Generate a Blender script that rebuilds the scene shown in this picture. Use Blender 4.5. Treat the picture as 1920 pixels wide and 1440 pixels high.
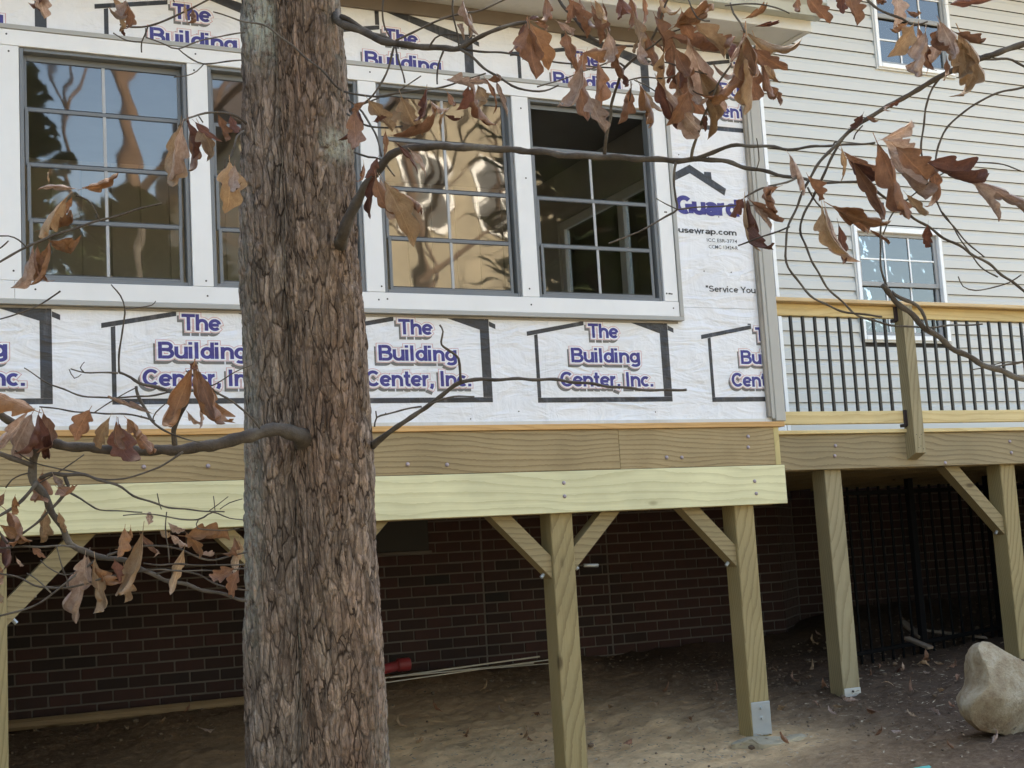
import bpy, bmesh, math, random
import numpy as np
from mathutils import Vector, Matrix, Euler

for o in list(bpy.data.objects): bpy.data.objects.remove(o)
scene = bpy.context.scene
C = scene.collection
R = math.radians

# ------------------------------------------------------------------ camera
# metres; x runs along the sunroom front, y away from the photographer, z up (0 = eye height)
FPX, YAW, PITCH, ROLL, DCAM = 2600.0, R(25.5928), R(7.2854), R(-3.3638), 7.0
def cam_axes():
    cy, sy, cp, sp = math.cos(YAW), math.sin(YAW), math.cos(PITCH), math.sin(PITCH)
    f = Vector((sy*cp, cy*cp, sp)); r = Vector((cy, -sy, 0)); u = r.cross(f)
    cr, sr = math.cos(ROLL), math.sin(ROLL)
    return r*cr+u*sr, u*cr-r*sr, f
CR, CU, CF = cam_axes()
CPOS = Vector((0, -DCAM, 0))
cam = bpy.data.cameras.new('camera'); camo = bpy.data.objects.new('camera', cam); C.objects.link(camo)
cam.sensor_width = 36; cam.lens = FPX/1920*36; cam.clip_end = 2000; cam.clip_start = .05
camo.matrix_world = Matrix(((CR.x, CU.x, -CF.x, CPOS.x), (CR.y, CU.y, -CF.y, CPOS.y), (CR.z, CU.z, -CF.z, CPOS.z), (0, 0, 0, 1)))
scene.camera = camo
def at(px, py, d):                      # a point d metres away measured along the view axis
    return CPOS + (CR*((px-960)/FPX) - CU*((py-720)/FPX) + CF)*d
def proj(p):
    v = Vector(p)-CPOS; z = v.dot(CF)
    return 960+FPX*v.dot(CR)/z, 720-FPX*v.dot(CU)/z, z

# ------------------------------------------------------------------ sky, sun, exposure
SUN_EL, SUN_AZ = R(34), R(14)           # sun behind the house, a little to the right
w = bpy.data.worlds.new('World'); scene.world = w; w.use_nodes = True
nt = w.node_tree; nt.nodes.clear()
sky = nt.nodes.new('ShaderNodeTexSky'); sky.sky_type = 'NISHITA'; sky.sun_disc = False
sky.sun_elevation = SUN_EL; sky.sun_rotation = SUN_AZ; sky.air_density = 1.0; sky.dust_density = 2.5; sky.ozone_density = 1.0
bg = nt.nodes.new('ShaderNodeBackground'); bg.inputs['Strength'].default_value = .15
wo = nt.nodes.new('ShaderNodeOutputWorld')
nt.links.new(sky.outputs[0], bg.inputs[0]); nt.links.new(bg.outputs[0], wo.inputs[0])
sl = bpy.data.lights.new('sun', 'SUN'); sl.energy = 4.5; sl.angle = R(.53); sl.color = (1, .93, .82)
so = bpy.data.objects.new('sun', sl); C.objects.link(so)
sd = Vector((math.sin(SUN_AZ)*math.cos(SUN_EL), math.cos(SUN_AZ)*math.cos(SUN_EL), math.sin(SUN_EL)))
so.rotation_euler = sd.to_track_quat('Z', 'Y').to_euler(); so.location = sd*60
vs = scene.view_settings
scene.display_settings.display_device = 'sRGB'
vs.view_transform = 'Standard'; vs.look = 'None'; vs.gamma = 1; vs.use_curve_mapping = False
vs.exposure = 2.6
vs.use_white_balance = True; vs.white_balance_temperature = 7700; vs.white_balance_tint = 8
scene.cycles.max_bounces = 8; scene.cycles.transparent_max_bounces = 16
scene.cycles.use_denoising = True

rng = random.Random(7)
NR = np.random.RandomState(3)

# ------------------------------------------------------------------ helpers: objects
def setp(o, label=None, cat=None, group=None, kind=None):
    if label: o['label'] = label
    if cat: o['category'] = cat
    if group: o['group'] = group
    if kind: o['kind'] = kind
    return o
def empty(name, loc, label=None, cat=None, group=None):
    o = bpy.data.objects.new(name, None); C.objects.link(o); o.location = loc
    o.empty_display_size = .1
    return setp(o, label, cat, group)
def wpos(o):
    p = Vector(o.location)
    while o.parent: o = o.parent; p = p+Vector(o.location)
    return p
def link(name, me, mat=None, parent=None, loc=None):
    o = bpy.data.objects.new(name, me); C.objects.link(o)
    if mat is not None and not me.materials: me.materials.append(mat)
    if parent is not None:
        o.parent = parent
        # parents are unrotated and unscaled: keep the child's mesh in world coordinates
        o.matrix_parent_inverse = Matrix.Translation(-wpos_world(parent))
    if loc is not None: o.location = loc
    return o
def wpos_world(o):
    M = Matrix.Identity(4); chain = []
    while o: chain.append(o); o = o.parent
    for q in reversed(chain):
        M = M @ q.matrix_parent_inverse @ Matrix.LocRotScale(q.location, q.rotation_euler, q.scale)
    return M.to_translation()
class MB:
    def __init__(s): s.v = []; s.f = []; s.m = []
    def add(s, vs, fs, mi=0):
        n = len(s.v); s.v += [tuple(v) for v in vs]; s.f += [tuple(i+n for i in f) for f in fs]; s.m += [mi]*len(fs); return s
    def box(s, x0, x1, y0, y1, z0, z1, b=0.0, mi=0):
        if b <= 0:
            vs = [(x, y, z) for x in (x0, x1) for y in (y0, y1) for z in (z0, z1)]
            return s.add(vs, [(0, 1, 3, 2), (4, 6, 7, 5), (0, 4, 5, 1), (2, 3, 7, 6), (0, 2, 6, 4), (1, 5, 7, 3)], mi)
        bm = bmesh.new(); bmesh.ops.create_cube(bm, size=1)
        for v in bm.verts:
            v.co = Vector(((x0+x1)/2+v.co.x*(x1-x0), (y0+y1)/2+v.co.y*(y1-y0), (z0+z1)/2+v.co.z*(z1-z0)))
        bmesh.ops.bevel(bm, geom=bm.edges[:], offset=b, segments=1, affect='EDGES')
        bm.verts.index_update()
        s.add([v.co[:] for v in bm.verts], [[v.index for v in f.verts] for f in bm.faces], mi); bm.free(); return s
    def bar(s, p0, p1, w, h, up=(0, 1, 0), b=.003, mi=0):   # square bar from p0 to p1; w along up x dir, h along up
        p0, p1 = Vector(p0), Vector(p1); d = (p1-p0); L = d.length; d.normalize(); up = Vector(up)
        sx = d.cross(up).normalized(); up = sx.cross(d)
        t = MB().box(-w/2, w/2, -h/2, h/2, 0, L, b)
        return s.add([p0+sx*v[0]+up*v[1]+d*v[2] for v in t.v], t.f, mi)
    def prism(s, poly, y0, y1, mi=0):                      # polygon of (x,z), extruded along y
        n = len(poly)
        vs = [(x, y0, z) for x, z in poly]+[(x, y1, z) for x, z in poly]
        fs = [tuple(range(n)), tuple(range(2*n-1, n-1, -1))]+[(i, i+n, (i+1) % n+n, (i+1) % n) for i in range(n)]
        return s.add(vs, fs, mi)
    def cyl(s, p0, p1, r0, r1=None, n=10, cap=True, mi=0):
        return s.tube([p0, p1], [r0, r0 if r1 is None else r1], n, cap, mi)
    def tube(s, pts, rad, n=8, cap=True, mi=0):
        pts = [Vector(p) for p in pts]; b0 = len(s.v); prev = None
        for i, p in enumerate(pts):
            d = (pts[min(i+1, len(pts)-1)]-pts[max(i-1, 0)]).normalized()
            if prev is None:
                a = d.orthogonal().normalized()
            else:
                a = (prev-d*prev.dot(d)).normalized()
            prev = a; bb = d.cross(a)
            for k in range(n):
                t = 2*math.pi*k/n
                s.v.append(tuple(p+(a*math.cos(t)+bb*math.sin(t))*rad[i]))
        for i in range(len(pts)-1):
            for k in range(n):
                a0 = b0+i*n+k; a1 = b0+i*n+(k+1) % n
                s.f.append((a0, a1, a1+n, a0+n)); s.m.append(mi)
        if cap:
            s.f.append(tuple(range(b0+n-1, b0-1, -1))); s.m.append(mi)
            e = b0+(len(pts)-1)*n; s.f.append(tuple(range(e, e+n))); s.m.append(mi)
        return s
    def mesh(s, name='m', smooth=False):
        me = bpy.data.meshes.new(name); me.from_pydata(s.v, [], s.f)
        if any(s.m): me.polygons.foreach_set('material_index', s.m)
        if smooth: me.polygons.foreach_set('use_smooth', [True]*len(me.polygons))
        me.update(); return me
    def build(s, name, mat, parent=None, smooth=False, loc=None):
        me = s.mesh(name, smooth)
        if isinstance(mat, (list, tuple)):
            for m in mat: me.materials.append(m)
            mat = None
        return link(name, me, mat, parent, loc)
def box(name, mat, parent, x0, x1, y0, y1, z0, z1, b=.002):
    return MB().box(x0, x1, y0, y1, z0, z1, b).build(name, mat, parent)

# ------------------------------------------------------------------ helpers: numpy noise
def _h(ix, iy, iz, seed):
    n = (ix.astype(np.int64)*374761393+iy.astype(np.int64)*668265263+iz.astype(np.int64)*2147483647+seed*1274126177) & 0xffffffff
    n = ((n ^ (n >> 13))*1274126177) & 0xffffffff
    n = ((n ^ (n >> 16))*2246822519) & 0xffffffff
    return ((n ^ (n >> 15)) & 0xffffff)/float(0xffffff)
def vnoise(x, y, z=None, seed=0):
    x = np.asarray(x, float); y = np.asarray(y, float); z = np.zeros_like(x) if z is None else np.asarray(z, float)
    ix, iy, iz = np.floor(x), np.floor(y), np.floor(z); fx, fy, fz = x-ix, y-iy, z-iz
    u, v, q = [t*t*(3-2*t) for t in (fx, fy, fz)]
    r = 0
    for dx in (0, 1):
        for dy in (0, 1):
            for dz in (0, 1):
                r = r+_h(ix+dx, iy+dy, iz+dz, seed)*(u if dx else 1-u)*(v if dy else 1-v)*(q if dz else 1-q)
    return r*2-1
def fbm(x, y, z=None, o=4, seed=0):
    r = 0; a = 1; t = 0
    for i in range(o):
        k = 2**i
        r = r+a*vnoise(x*k, y*k, None if z is None else z*k, seed+i*17); t += a; a *= .5
    return r/t
def voro2(x, y, seed=0):                 # distance to the nearest cell border (about)
    ix, iy = np.floor(x), np.floor(y); d1 = np.full(x.shape, 9.); d2 = np.full(x.shape, 9.); cid = np.zeros(x.shape)
    for dx in (-1, 0, 1):
        for dy in (-1, 0, 1):
            cx, cy = ix+dx, iy+dy; z0 = np.zeros_like(cx)
            px = cx+_h(cx, cy, z0, seed); py = cy+_h(cx, cy, z0, seed+5); d = np.hypot(x-px, y-py)
            c = _h(cx, cy, z0, seed+9)
            n1 = d < d1
            d2 = np.where(n1, d1, np.minimum(d2, d)); cid = np.where(n1, c, cid); d1 = np.where(n1, d, d1)
    return d2-d1, cid

# ------------------------------------------------------------------ helpers: materials
class NT:
    def __init__(s, name):
        s.m = bpy.data.materials.new(name); s.m.use_nodes = True; s.t = s.m.node_tree; s.t.nodes.clear()
        s.out = s.t.nodes.new('ShaderNodeOutputMaterial'); s.p = s.n('ShaderNodeBsdfPrincipled'); s.l(s.p.outputs[0], s.out.inputs[0])
    def n(s, ty, **kw):
        x = s.t.nodes.new(ty)
        for k, v in kw.items():
            if k in x.inputs.keys(): s.set(x.inputs[k], v)
            else: setattr(x, k, v)
        return x
    def set(s, inp, v):
        if hasattr(v, 'is_output') : s.l(v, inp)
        else:
            if isinstance(v, tuple) and len(v) == 3 and inp.type == 'RGBA': v = v+(1,)
            inp.default_value = v
    def l(s, a, b): s.t.links.new(a, b)
    def coord(s, kind='Object', scale=(1, 1, 1), rot=(0, 0, 0), rand=True):
        tc = s.n('ShaderNodeTexCoord'); o = tc.outputs[kind]
        if rand:
            oi = s.n('ShaderNodeObjectInfo'); m = s.n('ShaderNodeVectorMath', operation='SCALE'); cx = s.n('ShaderNodeCombineXYZ')
            s.l(oi.outputs['Random'], cx.inputs[0])
            f = s.n('ShaderNodeMath', operation='MULTIPLY'); s.l(oi.outputs['Random'], f.inputs[0]); f.inputs[1].default_value = 7.31; s.l(f.outputs[0], cx.inputs[1])
            f = s.n('ShaderNodeMath', operation='MULTIPLY'); s.l(oi.outputs['Random'], f.inputs[0]); f.inputs[1].default_value = 3.77; s.l(f.outputs[0], cx.inputs[2])
            s.l(cx.outputs[0], m.inputs[0]); m.inputs['Scale'].default_value = 9
            ad = s.n('ShaderNodeVectorMath', operation='ADD'); s.l(o, ad.inputs[0]); s.l(m.outputs[0], ad.inputs[1]); o = ad.outputs[0]
        mp = s.n('ShaderNodeMapping'); s.l(o, mp.inputs[0]); mp.inputs['Scale'].default_value = scale; mp.inputs['Rotation'].default_value = rot
        return mp.outputs[0]
    def noise(s, vec, scale, detail=4, rough=.55, dist=0.):
        x = s.n('ShaderNodeTexNoise'); s.l(vec, x.inputs['Vector']); x.inputs['Scale'].default_value = scale
        x.inputs['Detail'].default_value = detail; x.inputs['Roughness'].default_value = rough; x.inputs['Distortion'].default_value = dist
        return x.outputs['Fac']
    def ramp(s, fac, stops, interp='LINEAR'):
        x = s.n('ShaderNodeValToRGB'); s.l(fac, x.inputs[0]); cr = x.color_ramp; cr.interpolation = interp
        while len(cr.elements) < len(stops): cr.elements.new(.5)
        for e, (p, c) in zip(cr.elements, stops):
            e.position = p; e.color = (c, c, c, 1) if not isinstance(c, tuple) else (c+(1,) if len(c) == 3 else c)
        return x.outputs[0]
    def mix(s, fac, a, b, mode='MIX'):
        x = s.n('ShaderNodeMix', data_type='RGBA', blend_type=mode)
        s.set(x.inputs[0], fac); s.set(x.inputs[6], a); s.set(x.inputs[7], b); return x.outputs[2]
    def math(s, op, a, b=0.):
        x = s.n('ShaderNodeMath', operation=op); s.set(x.inputs[0], a); s.set(x.inputs[1], b); return x.outputs[0]
    def rnd(s): return s.n('ShaderNodeObjectInfo').outputs['Random']
    def bump(s, h, strength=.3, dist=.01, normal=None):
        x = s.n('ShaderNodeBump'); s.l(h, x.inputs['Height']); x.inputs['Strength'].default_value = strength; x.inputs['Distance'].default_value = dist
        if normal is not None: s.l(normal, x.inputs['Normal'])
        return x.outputs[0]
    def fin(s, col=None, rough=.6, nrm=None, metal=0., spec=.5):
        if col is not None: s.set(s.p.inputs['Base Color'], col)
        s.set(s.p.inputs['Roughness'], rough); s.p.inputs['Metallic'].default_value = metal; s.p.inputs['Specular IOR Level'].default_value = spec
        if nrm is not None: s.l(nrm, s.p.inputs['Normal'])
        return s.m

def plain(name, col, rough=.55, vary=.08, bump=.05, bscale=40, metal=0., spec=.5, dirt=None):
    t = NT(name); c = t.coord(); n = t.noise(c, 3.0, 5); n2 = t.noise(c, bscale, 4)
    k = t.ramp(n, [(.3, 1-vary), (.7, 1+vary*.4)])
    colr = t.mix(1., col, k, 'MULTIPLY')
    if dirt:
        d = t.ramp(t.noise(t.coord(scale=(1, 1, .35)), 5., 6, .65), [(.52, 0.), (.72, 1.)])
        f = t.math('MULTIPLY', d, dirt[1]); colr = t.mix(f, colr, dirt[0])
    return t.fin(colr, rough, t.bump(n2, bump, .004), metal, spec)

def wood(name, base, dark, axis='X', contrast=.6, rough=.7, ring=9., stain=None, knots=True):
    """sawn lumber: plain-sawn rings around an axis nearly parallel to the board, fine fibre, a few knots"""
    t = NT(name)
    rot = {'X': (0, R(3.6), R(2.8)), 'Z': (R(4.), R(-3.2), 0), 'Y': (R(2.), 0, R(2.))}[axis]
    c = t.coord(rot=rot)
    st = {'X': (.35, 1, 1), 'Z': (1, 1, .35), 'Y': (1, .35, 1)}[axis]
    c2 = t.coord(scale=st)
    wob = t.noise(c2, 3.2, 3, .5)
    dv = t.n('ShaderNodeVectorMath', operation='SCALE'); nc = t.n('ShaderNodeTexNoise'); t.l(c2, nc.inputs['Vector']); nc.inputs['Scale'].default_value = 3.0; nc.inputs['Detail'].default_value = 2
    t.l(nc.outputs['Color'], dv.inputs[0]); dv.inputs['Scale'].default_value = .085
    ad = t.n('ShaderNodeVectorMath', operation='ADD'); t.l(c, ad.inputs[0]); t.l(dv.outputs[0], ad.inputs[1])
    wv = t.n('ShaderNodeTexWave', wave_type='RINGS', rings_direction=axis, wave_profile='SAW'); t.l(ad.outputs[0], wv.inputs['Vector'])
    wv.inputs['Scale'].default_value = ring*1.9; wv.inputs['Distortion'].default_value = .8; wv.inputs['Detail'].default_value = 1.5; wv.inputs['Detail Scale'].default_value = 2.
    g = t.ramp(wv.outputs['Fac'], [(0., .05), (.5, .0), (.84, .75), (.97, 1.), (1., .3)])
    fs = {'X': (1.2, 90, 90), 'Z': (90, 90, 1.2), 'Y': (90, 1.2, 90)}[axis]
    fib = t.noise(t.coord(scale=fs), 1.5, 3, .6)
    col = t.mix(t.math('MULTIPLY', g, contrast), base, dark)
    col = t.mix(t.ramp(fib, [(.3, .0), (.75, .28)]), col, dark)
    big = t.noise(t.coord(), 1.7, 3)
    col = t.mix(1., col, t.ramp(big, [(.3, .84), (.7, 1.08)]), 'MULTIPLY')
    if knots:
        ks = {'X': (1.4, 3.2, 3.2), 'Z': (3.2, 3.2, 1.4), 'Y': (3.2, 1.4, 3.2)}[axis]
        vo = t.n('ShaderNodeTexVoronoi'); t.l(t.coord(scale=ks), vo.inputs['Vector']); vo.inputs['Scale'].default_value = 1.15
        kn = t.ramp(vo.outputs['Distance'], [(.0, 1.), (.045, .85), (.085, .1), (.13, 0.)])
        col = t.mix(kn, col, (dark[0]*.45, dark[1]*.4, dark[2]*.35))
    if stain:
        sf = t.ramp(t.noise(t.coord(scale=(1, 1, .5)), 2.6, 5, .6), [(.5, 0.), (.75, stain[1])])
        col = t.mix(sf, col, stain[0])
    h = t.math('ADD', t.math('MULTIPLY', fib, .6), t.math('MULTIPLY', g, -.35))
    return t.fin(col, rough, t.bump(h, .35, .003), 0., .3)

M = {}
M['white_paint'] = plain('white_paint', (.80, .81, .82), .45, .05, .06, 60, dirt=((.55, .54, .5), .12))
M['grey_trim'] = plain('grey_trim', (.40, .40, .385), .5, .08, .05, 50)
M['corner_vinyl'] = plain('corner_vinyl', (.43, .42, .39), .5, .06, .04, 30)
M['jdirty'] = plain('weathered_channel', (.33, .30, .26), .6, .25, .1, 20, dirt=((.12, .1, .08), .6))
M['frame_grey'] = plain('window_frame_grey', (.17, .185, .20), .4, .1, .03, 40)
M['frame_dark'] = plain('window_gasket', (.03, .033, .037), .5, .1, .03, 40)
M['muntin'] = plain('muntin_grey', (.42, .43, .44), .4, .1, .03, 40)
M['beam'] = wood('treated_beam_pale', (.77, .73, .465), (.5, .455, .24), 'X', .5, ring=7., knots=True)
M['rim'] = wood('treated_rim_brown', (.42, .32, .175), (.17, .11, .05), 'X', .6, ring=13., stain=((.2, .14, .07), .45))
M['rim2'] = wood('treated_rim_olive', (.36, .285, .165), (.16, .115, .06), 'X', .6, ring=11.)
M['endwood'] = wood('yellow_pine_end', (.60, .50, .24), (.4, .3, .12), 'Z', .4)
M['orange_edge'] = wood('plywood_edge', (.66, .40, .17), (.42, .22, .08), 'X', .5, ring=16., knots=False)
M['pine'] = wood('fresh_pine_rail', (.74, .60, .32), (.50, .33, .13), 'X', .45, ring=8.)
M['cedar'] = wood('rail_cap_pine', (.70, .52, .30), (.45, .28, .14), 'X', .45, ring=10., knots=False)
M['post'] = wood('treated_post', (.37, .29, .145), (.17, .12, .05), 'Z', .6, ring=11., stain=((.33, .27, .16), .4))
M['post2'] = wood('treated_post_grey', (.34, .285, .17), (.18, .14, .075), 'Z', .6, ring=9.)
M['brace'] = wood('treated_brace', (.33, .26, .14), (.16, .115, .055), 'X', .6, ring=11.)
M['scrap'] = wood('grey_scrap_wood', (.17, .13, .095), (.08, .06, .045), 'X', .6, ring=16.)
M['plank'] = wood('tan_plank', (.27, .19, .11), (.16, .11, .06), 'X', .5, ring=12.)
M['galv'] = plain('galvanised_steel', (.50, .53, .54), .42, .14, .05, 60, metal=.65)
M['bolt'] = plain('bolt_zinc', (.42, .36, .40), .45, .2, .1, 80, metal=.55)
M['black_metal'] = plain('black_baluster', (.012, .012, .013), .4, .1, .02, 40)
M['bracket'] = plain('dark_bracket', (.028, .018, .022), .45, .2, .05, 40)
M['iron'] = plain('iron_fence_paint', (.006, .006, .0065), .85, .2, .05, 60, spec=.1)
M['soffit'] = plain('soffit_white', (.66, .655, .63), .55, .08, .04, 30, dirt=((.3, .27, .22), .35))
M['frieze'] = plain('frieze_brown_board', (.16, .13, .11), .7, .2, .1, 30)  # frieze board in its own dark brown
M['gutter'] = plain('gutter_aluminium', (.52, .55, .51), .42, .12, .05, 30, dirt=((.2, .2, .17), .5))
M['shingle'] = plain('roof_shingle', (.06, .055, .05), .9, .3, .4, 60)
M['vinyl_white'] = plain('vinyl_white', (.84, .85, .86), .4, .04, .03, 40)
M['sash_grey'] = plain('screen_frame_grey', (.30, .305, .31), .5, .08, .04, 40)
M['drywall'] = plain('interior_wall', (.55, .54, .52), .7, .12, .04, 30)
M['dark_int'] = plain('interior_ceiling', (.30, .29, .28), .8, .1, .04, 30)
M['red_plastic'] = plain('red_plastic', (.26, .03, .035), .5, .2, .05, 30, dirt=((.2, .09, .07), .3))
M['pvc'] = plain('pale_strip', (.55, .51, .44), .6, .2, .06, 30)
M['teal'] = plain('teal_paint', (.07, .36, .30), .7, .25, .4, 60)
M['concrete'] = plain('concrete', (.46, .39, .27), .9, .25, .6, 45, dirt=((.25, .19, .12), .6))
M['vent_black'] = plain('vent_black', (.01, .01, .011), .6, .2, .05, 30)
M['nail'] = plain('nail_head', (.03, .03, .03), .5, .1, .02, 40)

# ---- house wrap with soft creases
def wrapmat(name, col, ink=False):
    t = NT(name)
    c1 = t.coord(rand=False, scale=(1.0, 1, 2.6), rot=(0, R(-28), 0)); c2 = t.coord(rand=False, scale=(2.2, 1, .9), rot=(0, R(17), 0))
    a = t.noise(c1, 3.2, 4, .5, .8); b = t.noise(c2, 2.3, 5, .55, 1.2)
    rdg = t.math('ABSOLUTE', t.math('SUBTRACT', a, .5))
    h = t.math('ADD', t.math('MULTIPLY', rdg, -2.2), t.math('MULTIPLY', b, .8))
    f = t.noise(t.coord(rand=False), 55, 3)
    h = t.math('ADD', h, t.math('MULTIPLY', f, .05))
    colr = t.mix(1., col, t.ramp(t.noise(t.coord(rand=False), 2.2, 4), [(.3, .93), (.7, 1.03)]), 'MULTIPLY')
    if ink:
        sc = t.ramp(t.noise(t.coord(rand=False, scale=(6, 1, 1.2)), 4., 5, .7), [(.52, 0.), (.8, .35)])
        colr = t.mix(sc, colr, (.3, .3, .31))
    return t.fin(colr, .42, t.bump(h, .62, .022), 0., .45)
M['wrap'] = wrapmat('house_wrap', (.80, .815, .85))
M['ink_black'] = wrapmat('printed_ink_black', (.035, .037, .044), True)
M['ink_blue'] = wrapmat('printed_ink_blue', (.045, .042, .235))
M['ink_grey'] = wrapmat('printed_ink_grey', (.16, .155, .15))
M['ink_red'] = wrapmat('printed_ink_red', (.62, .30, .30))
M['ink_white'] = wrapmat('printed_white', (.80, .81, .85))

# ---- clear vinyl / glass : part mirror, part see-through, with a wavy film surface
def panemat(name, wav, refl, tint=(1, 1, 1), scale=2.2, rough=.015):
    t = NT(name); t.t.nodes.remove(t.p)
    n = t.noise(t.coord(scale=(1, 1, 1.5)), scale, 2, .5, .6)
    nb = t.bump(n, wav, .05)
    gl = t.n('ShaderNodeBsdfGlossy'); gl.inputs['Roughness'].default_value = rough; gl.inputs['Color'].default_value = (1, 1, 1, 1); t.l(nb, gl.inputs['Normal'])
    tr = t.n('ShaderNodeBsdfTransparent'); tr.inputs[0].default_value = tint+(1,)
    fr = t.n('ShaderNodeFresnel'); fr.inputs['IOR'].default_value = 1.55; t.l(nb, fr.inputs['Normal'])
    fac = t.math('ADD', t.math('MULTIPLY', fr.outputs[0], 1.2), refl)
    mx = t.n('ShaderNodeMixShader'); t.l(fac, mx.inputs[0]); t.l(tr.outputs[0], mx.inputs[1]); t.l(gl.outputs[0], mx.inputs[2]); t.l(mx.outputs[0], t.out.inputs[0])
    return t.m
M['vinyl_pane'] = panemat('clear_vinyl_pane', .0035, .045, (.88, .88, .88), 2.2, .022)
M['glass'] = panemat('window_glass', .02, .06, (.75, .8, .82), 5.)

# ---- dutch lap siding
M['siding'] = plain('vinyl_siding', (.55, .55, .525), .5, .035, .03, 60)
M['sheathing'] = plain('lap_shade_sheathing', (.03, .027, .024), .9, .2, .1, 30)  # coloured near black to deepen the shade in the lap gaps
# ---- brick
t = NT('brick'); r_ = t.rnd(); c = t.coord()
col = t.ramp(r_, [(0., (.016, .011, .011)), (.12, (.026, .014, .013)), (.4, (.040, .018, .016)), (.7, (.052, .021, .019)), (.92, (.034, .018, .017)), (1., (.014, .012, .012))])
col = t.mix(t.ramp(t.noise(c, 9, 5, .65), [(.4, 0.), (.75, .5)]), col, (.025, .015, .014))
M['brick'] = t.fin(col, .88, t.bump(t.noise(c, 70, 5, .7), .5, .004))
M['mortar'] = plain('mortar', (.13, .115, .108), .95, .2, .4, 80)
# ---- bark
t = NT('bark')
c = t.coord(rand=False)
dn = t.n('ShaderNodeTexNoise'); t.l(t.coord(rand=False, scale=(1, 1, .5)), dn.inputs['Vector']); dn.inputs['Scale'].default_value = 22; dn.inputs['Detail'].default_value = 4
dsc = t.n('ShaderNodeVectorMath', operation='SCALE'); t.l(dn.outputs['Color'], dsc.inputs[0]); dsc.inputs['Scale'].default_value = .022
dad = t.n('ShaderNodeVectorMath', operation='ADD'); t.l(c, dad.inputs[0]); t.l(dsc.outputs[0], dad.inputs[1])
def plates(sc):
    mp = t.n('ShaderNodeMapping'); t.l(dad.outputs[0], mp.inputs[0]); mp.inputs['Scale'].default_value = sc
    e = t.n('ShaderNodeTexVoronoi', feature='DISTANCE_TO_EDGE'); t.l(mp.outputs[0], e.inputs['Vector']); e.inputs['Scale'].default_value = 1.
    f = t.n('ShaderNodeTexVoronoi', feature='F1'); t.l(mp.outputs[0], f.inputs['Vector']); f.inputs['Scale'].default_value = 1.
    return e.outputs['Distance'], f.outputs['Color']
e1, k1 = plates((58, 58, 9)); e2, k2 = plates((125, 125, 24))
rf = t.n('ShaderNodeAttribute', attribute_name='ridge').outputs['Fac']
nz = t.noise(t.coord(rand=False, scale=(1, 1, .3)), 60, 7, .75)
col = t.ramp(nz, [(.22, (.12, .092, .078)), (.5, (.31, .255, .22)), (.78, (.52, .46, .41))])
col = t.mix(t.ramp(t.noise(t.coord(rand=False, scale=(1, 1, .3)), 5., 4), [(.42, 0.), (.7, .5)]), col, (.24, .14, .10))
sep = t.n('ShaderNodeSeparateColor'); t.l(k1, sep.inputs[0]); col = t.mix(1., col, t.ramp(sep.outputs[0], [(0., .62), (1., 1.3)]), 'MULTIPLY')
sep = t.n('ShaderNodeSeparateColor'); t.l(k2, sep.inputs[0]); col = t.mix(1., col, t.ramp(sep.outputs[0], [(0., .7), (1., 1.25)]), 'MULTIPLY')
li = t.n('ShaderNodeAttribute', attribute_name='lichen').outputs['Fac']
sp = t.ramp(t.noise(c, 75, 5, .75), [(.62, 0.), (.68, .75)])
col = t.mix(sp, col, (.50, .44, .38))
crk = t.math('MAXIMUM', t.math('MULTIPLY', t.ramp(e1, [(0., 1.), (.03, .8), (.085, 0.)]), t.ramp(t.noise(c, 17, 3), [(.32, .35), (.6, 1.)])), t.math('MULTIPLY', t.ramp(e2, [(0., 1.), (.05, .5), (.12, 0.)]), .4))
col = t.mix(crk, col, (.028, .019, .015))
col = t.mix(t.ramp(rf, [(.0, .7), (.12, .35), (.3, 0.)]), col, (.03, .02, .016))
lf = t.math('MULTIPLY', li, t.ramp(t.noise(c, 55, 6, .75), [(.38, 0.), (.54, 1.)]))
col = t.mix(lf, col, (.43, .46, .42))
ls = t.n('ShaderNodeAttribute', attribute_name='left_stem').outputs['Fac']
col = t.mix(1., col, t.mix(ls, (.86, .81, .77), (.84, .86, .88)), 'MULTIPLY')
hb = t.math('ADD', t.math('MULTIPLY', t.ramp(e1, [(0., 0.), (.25, 1.)]), 1.), t.math('ADD', t.math('MULTIPLY', t.ramp(e2, [(0., 0.), (.3, 1.)]), .5), t.math('MULTIPLY', nz, .8)))
M['bark'] = t.fin(col, .92, t.bump(hb, 1.0, .005), 0., .2)
t = NT('twig_bark'); c = t.coord()
col = t.ramp(t.noise(c, 14, 4), [(.3, (.05, .041, .035)), (.55, (.105, .09, .077)), (.8, (.21, .195, .17))])
M['twig'] = t.fin(col, .8, t.bump(t.noise(c, 120, 6, .7), .8, .006), 0., .3)
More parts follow.
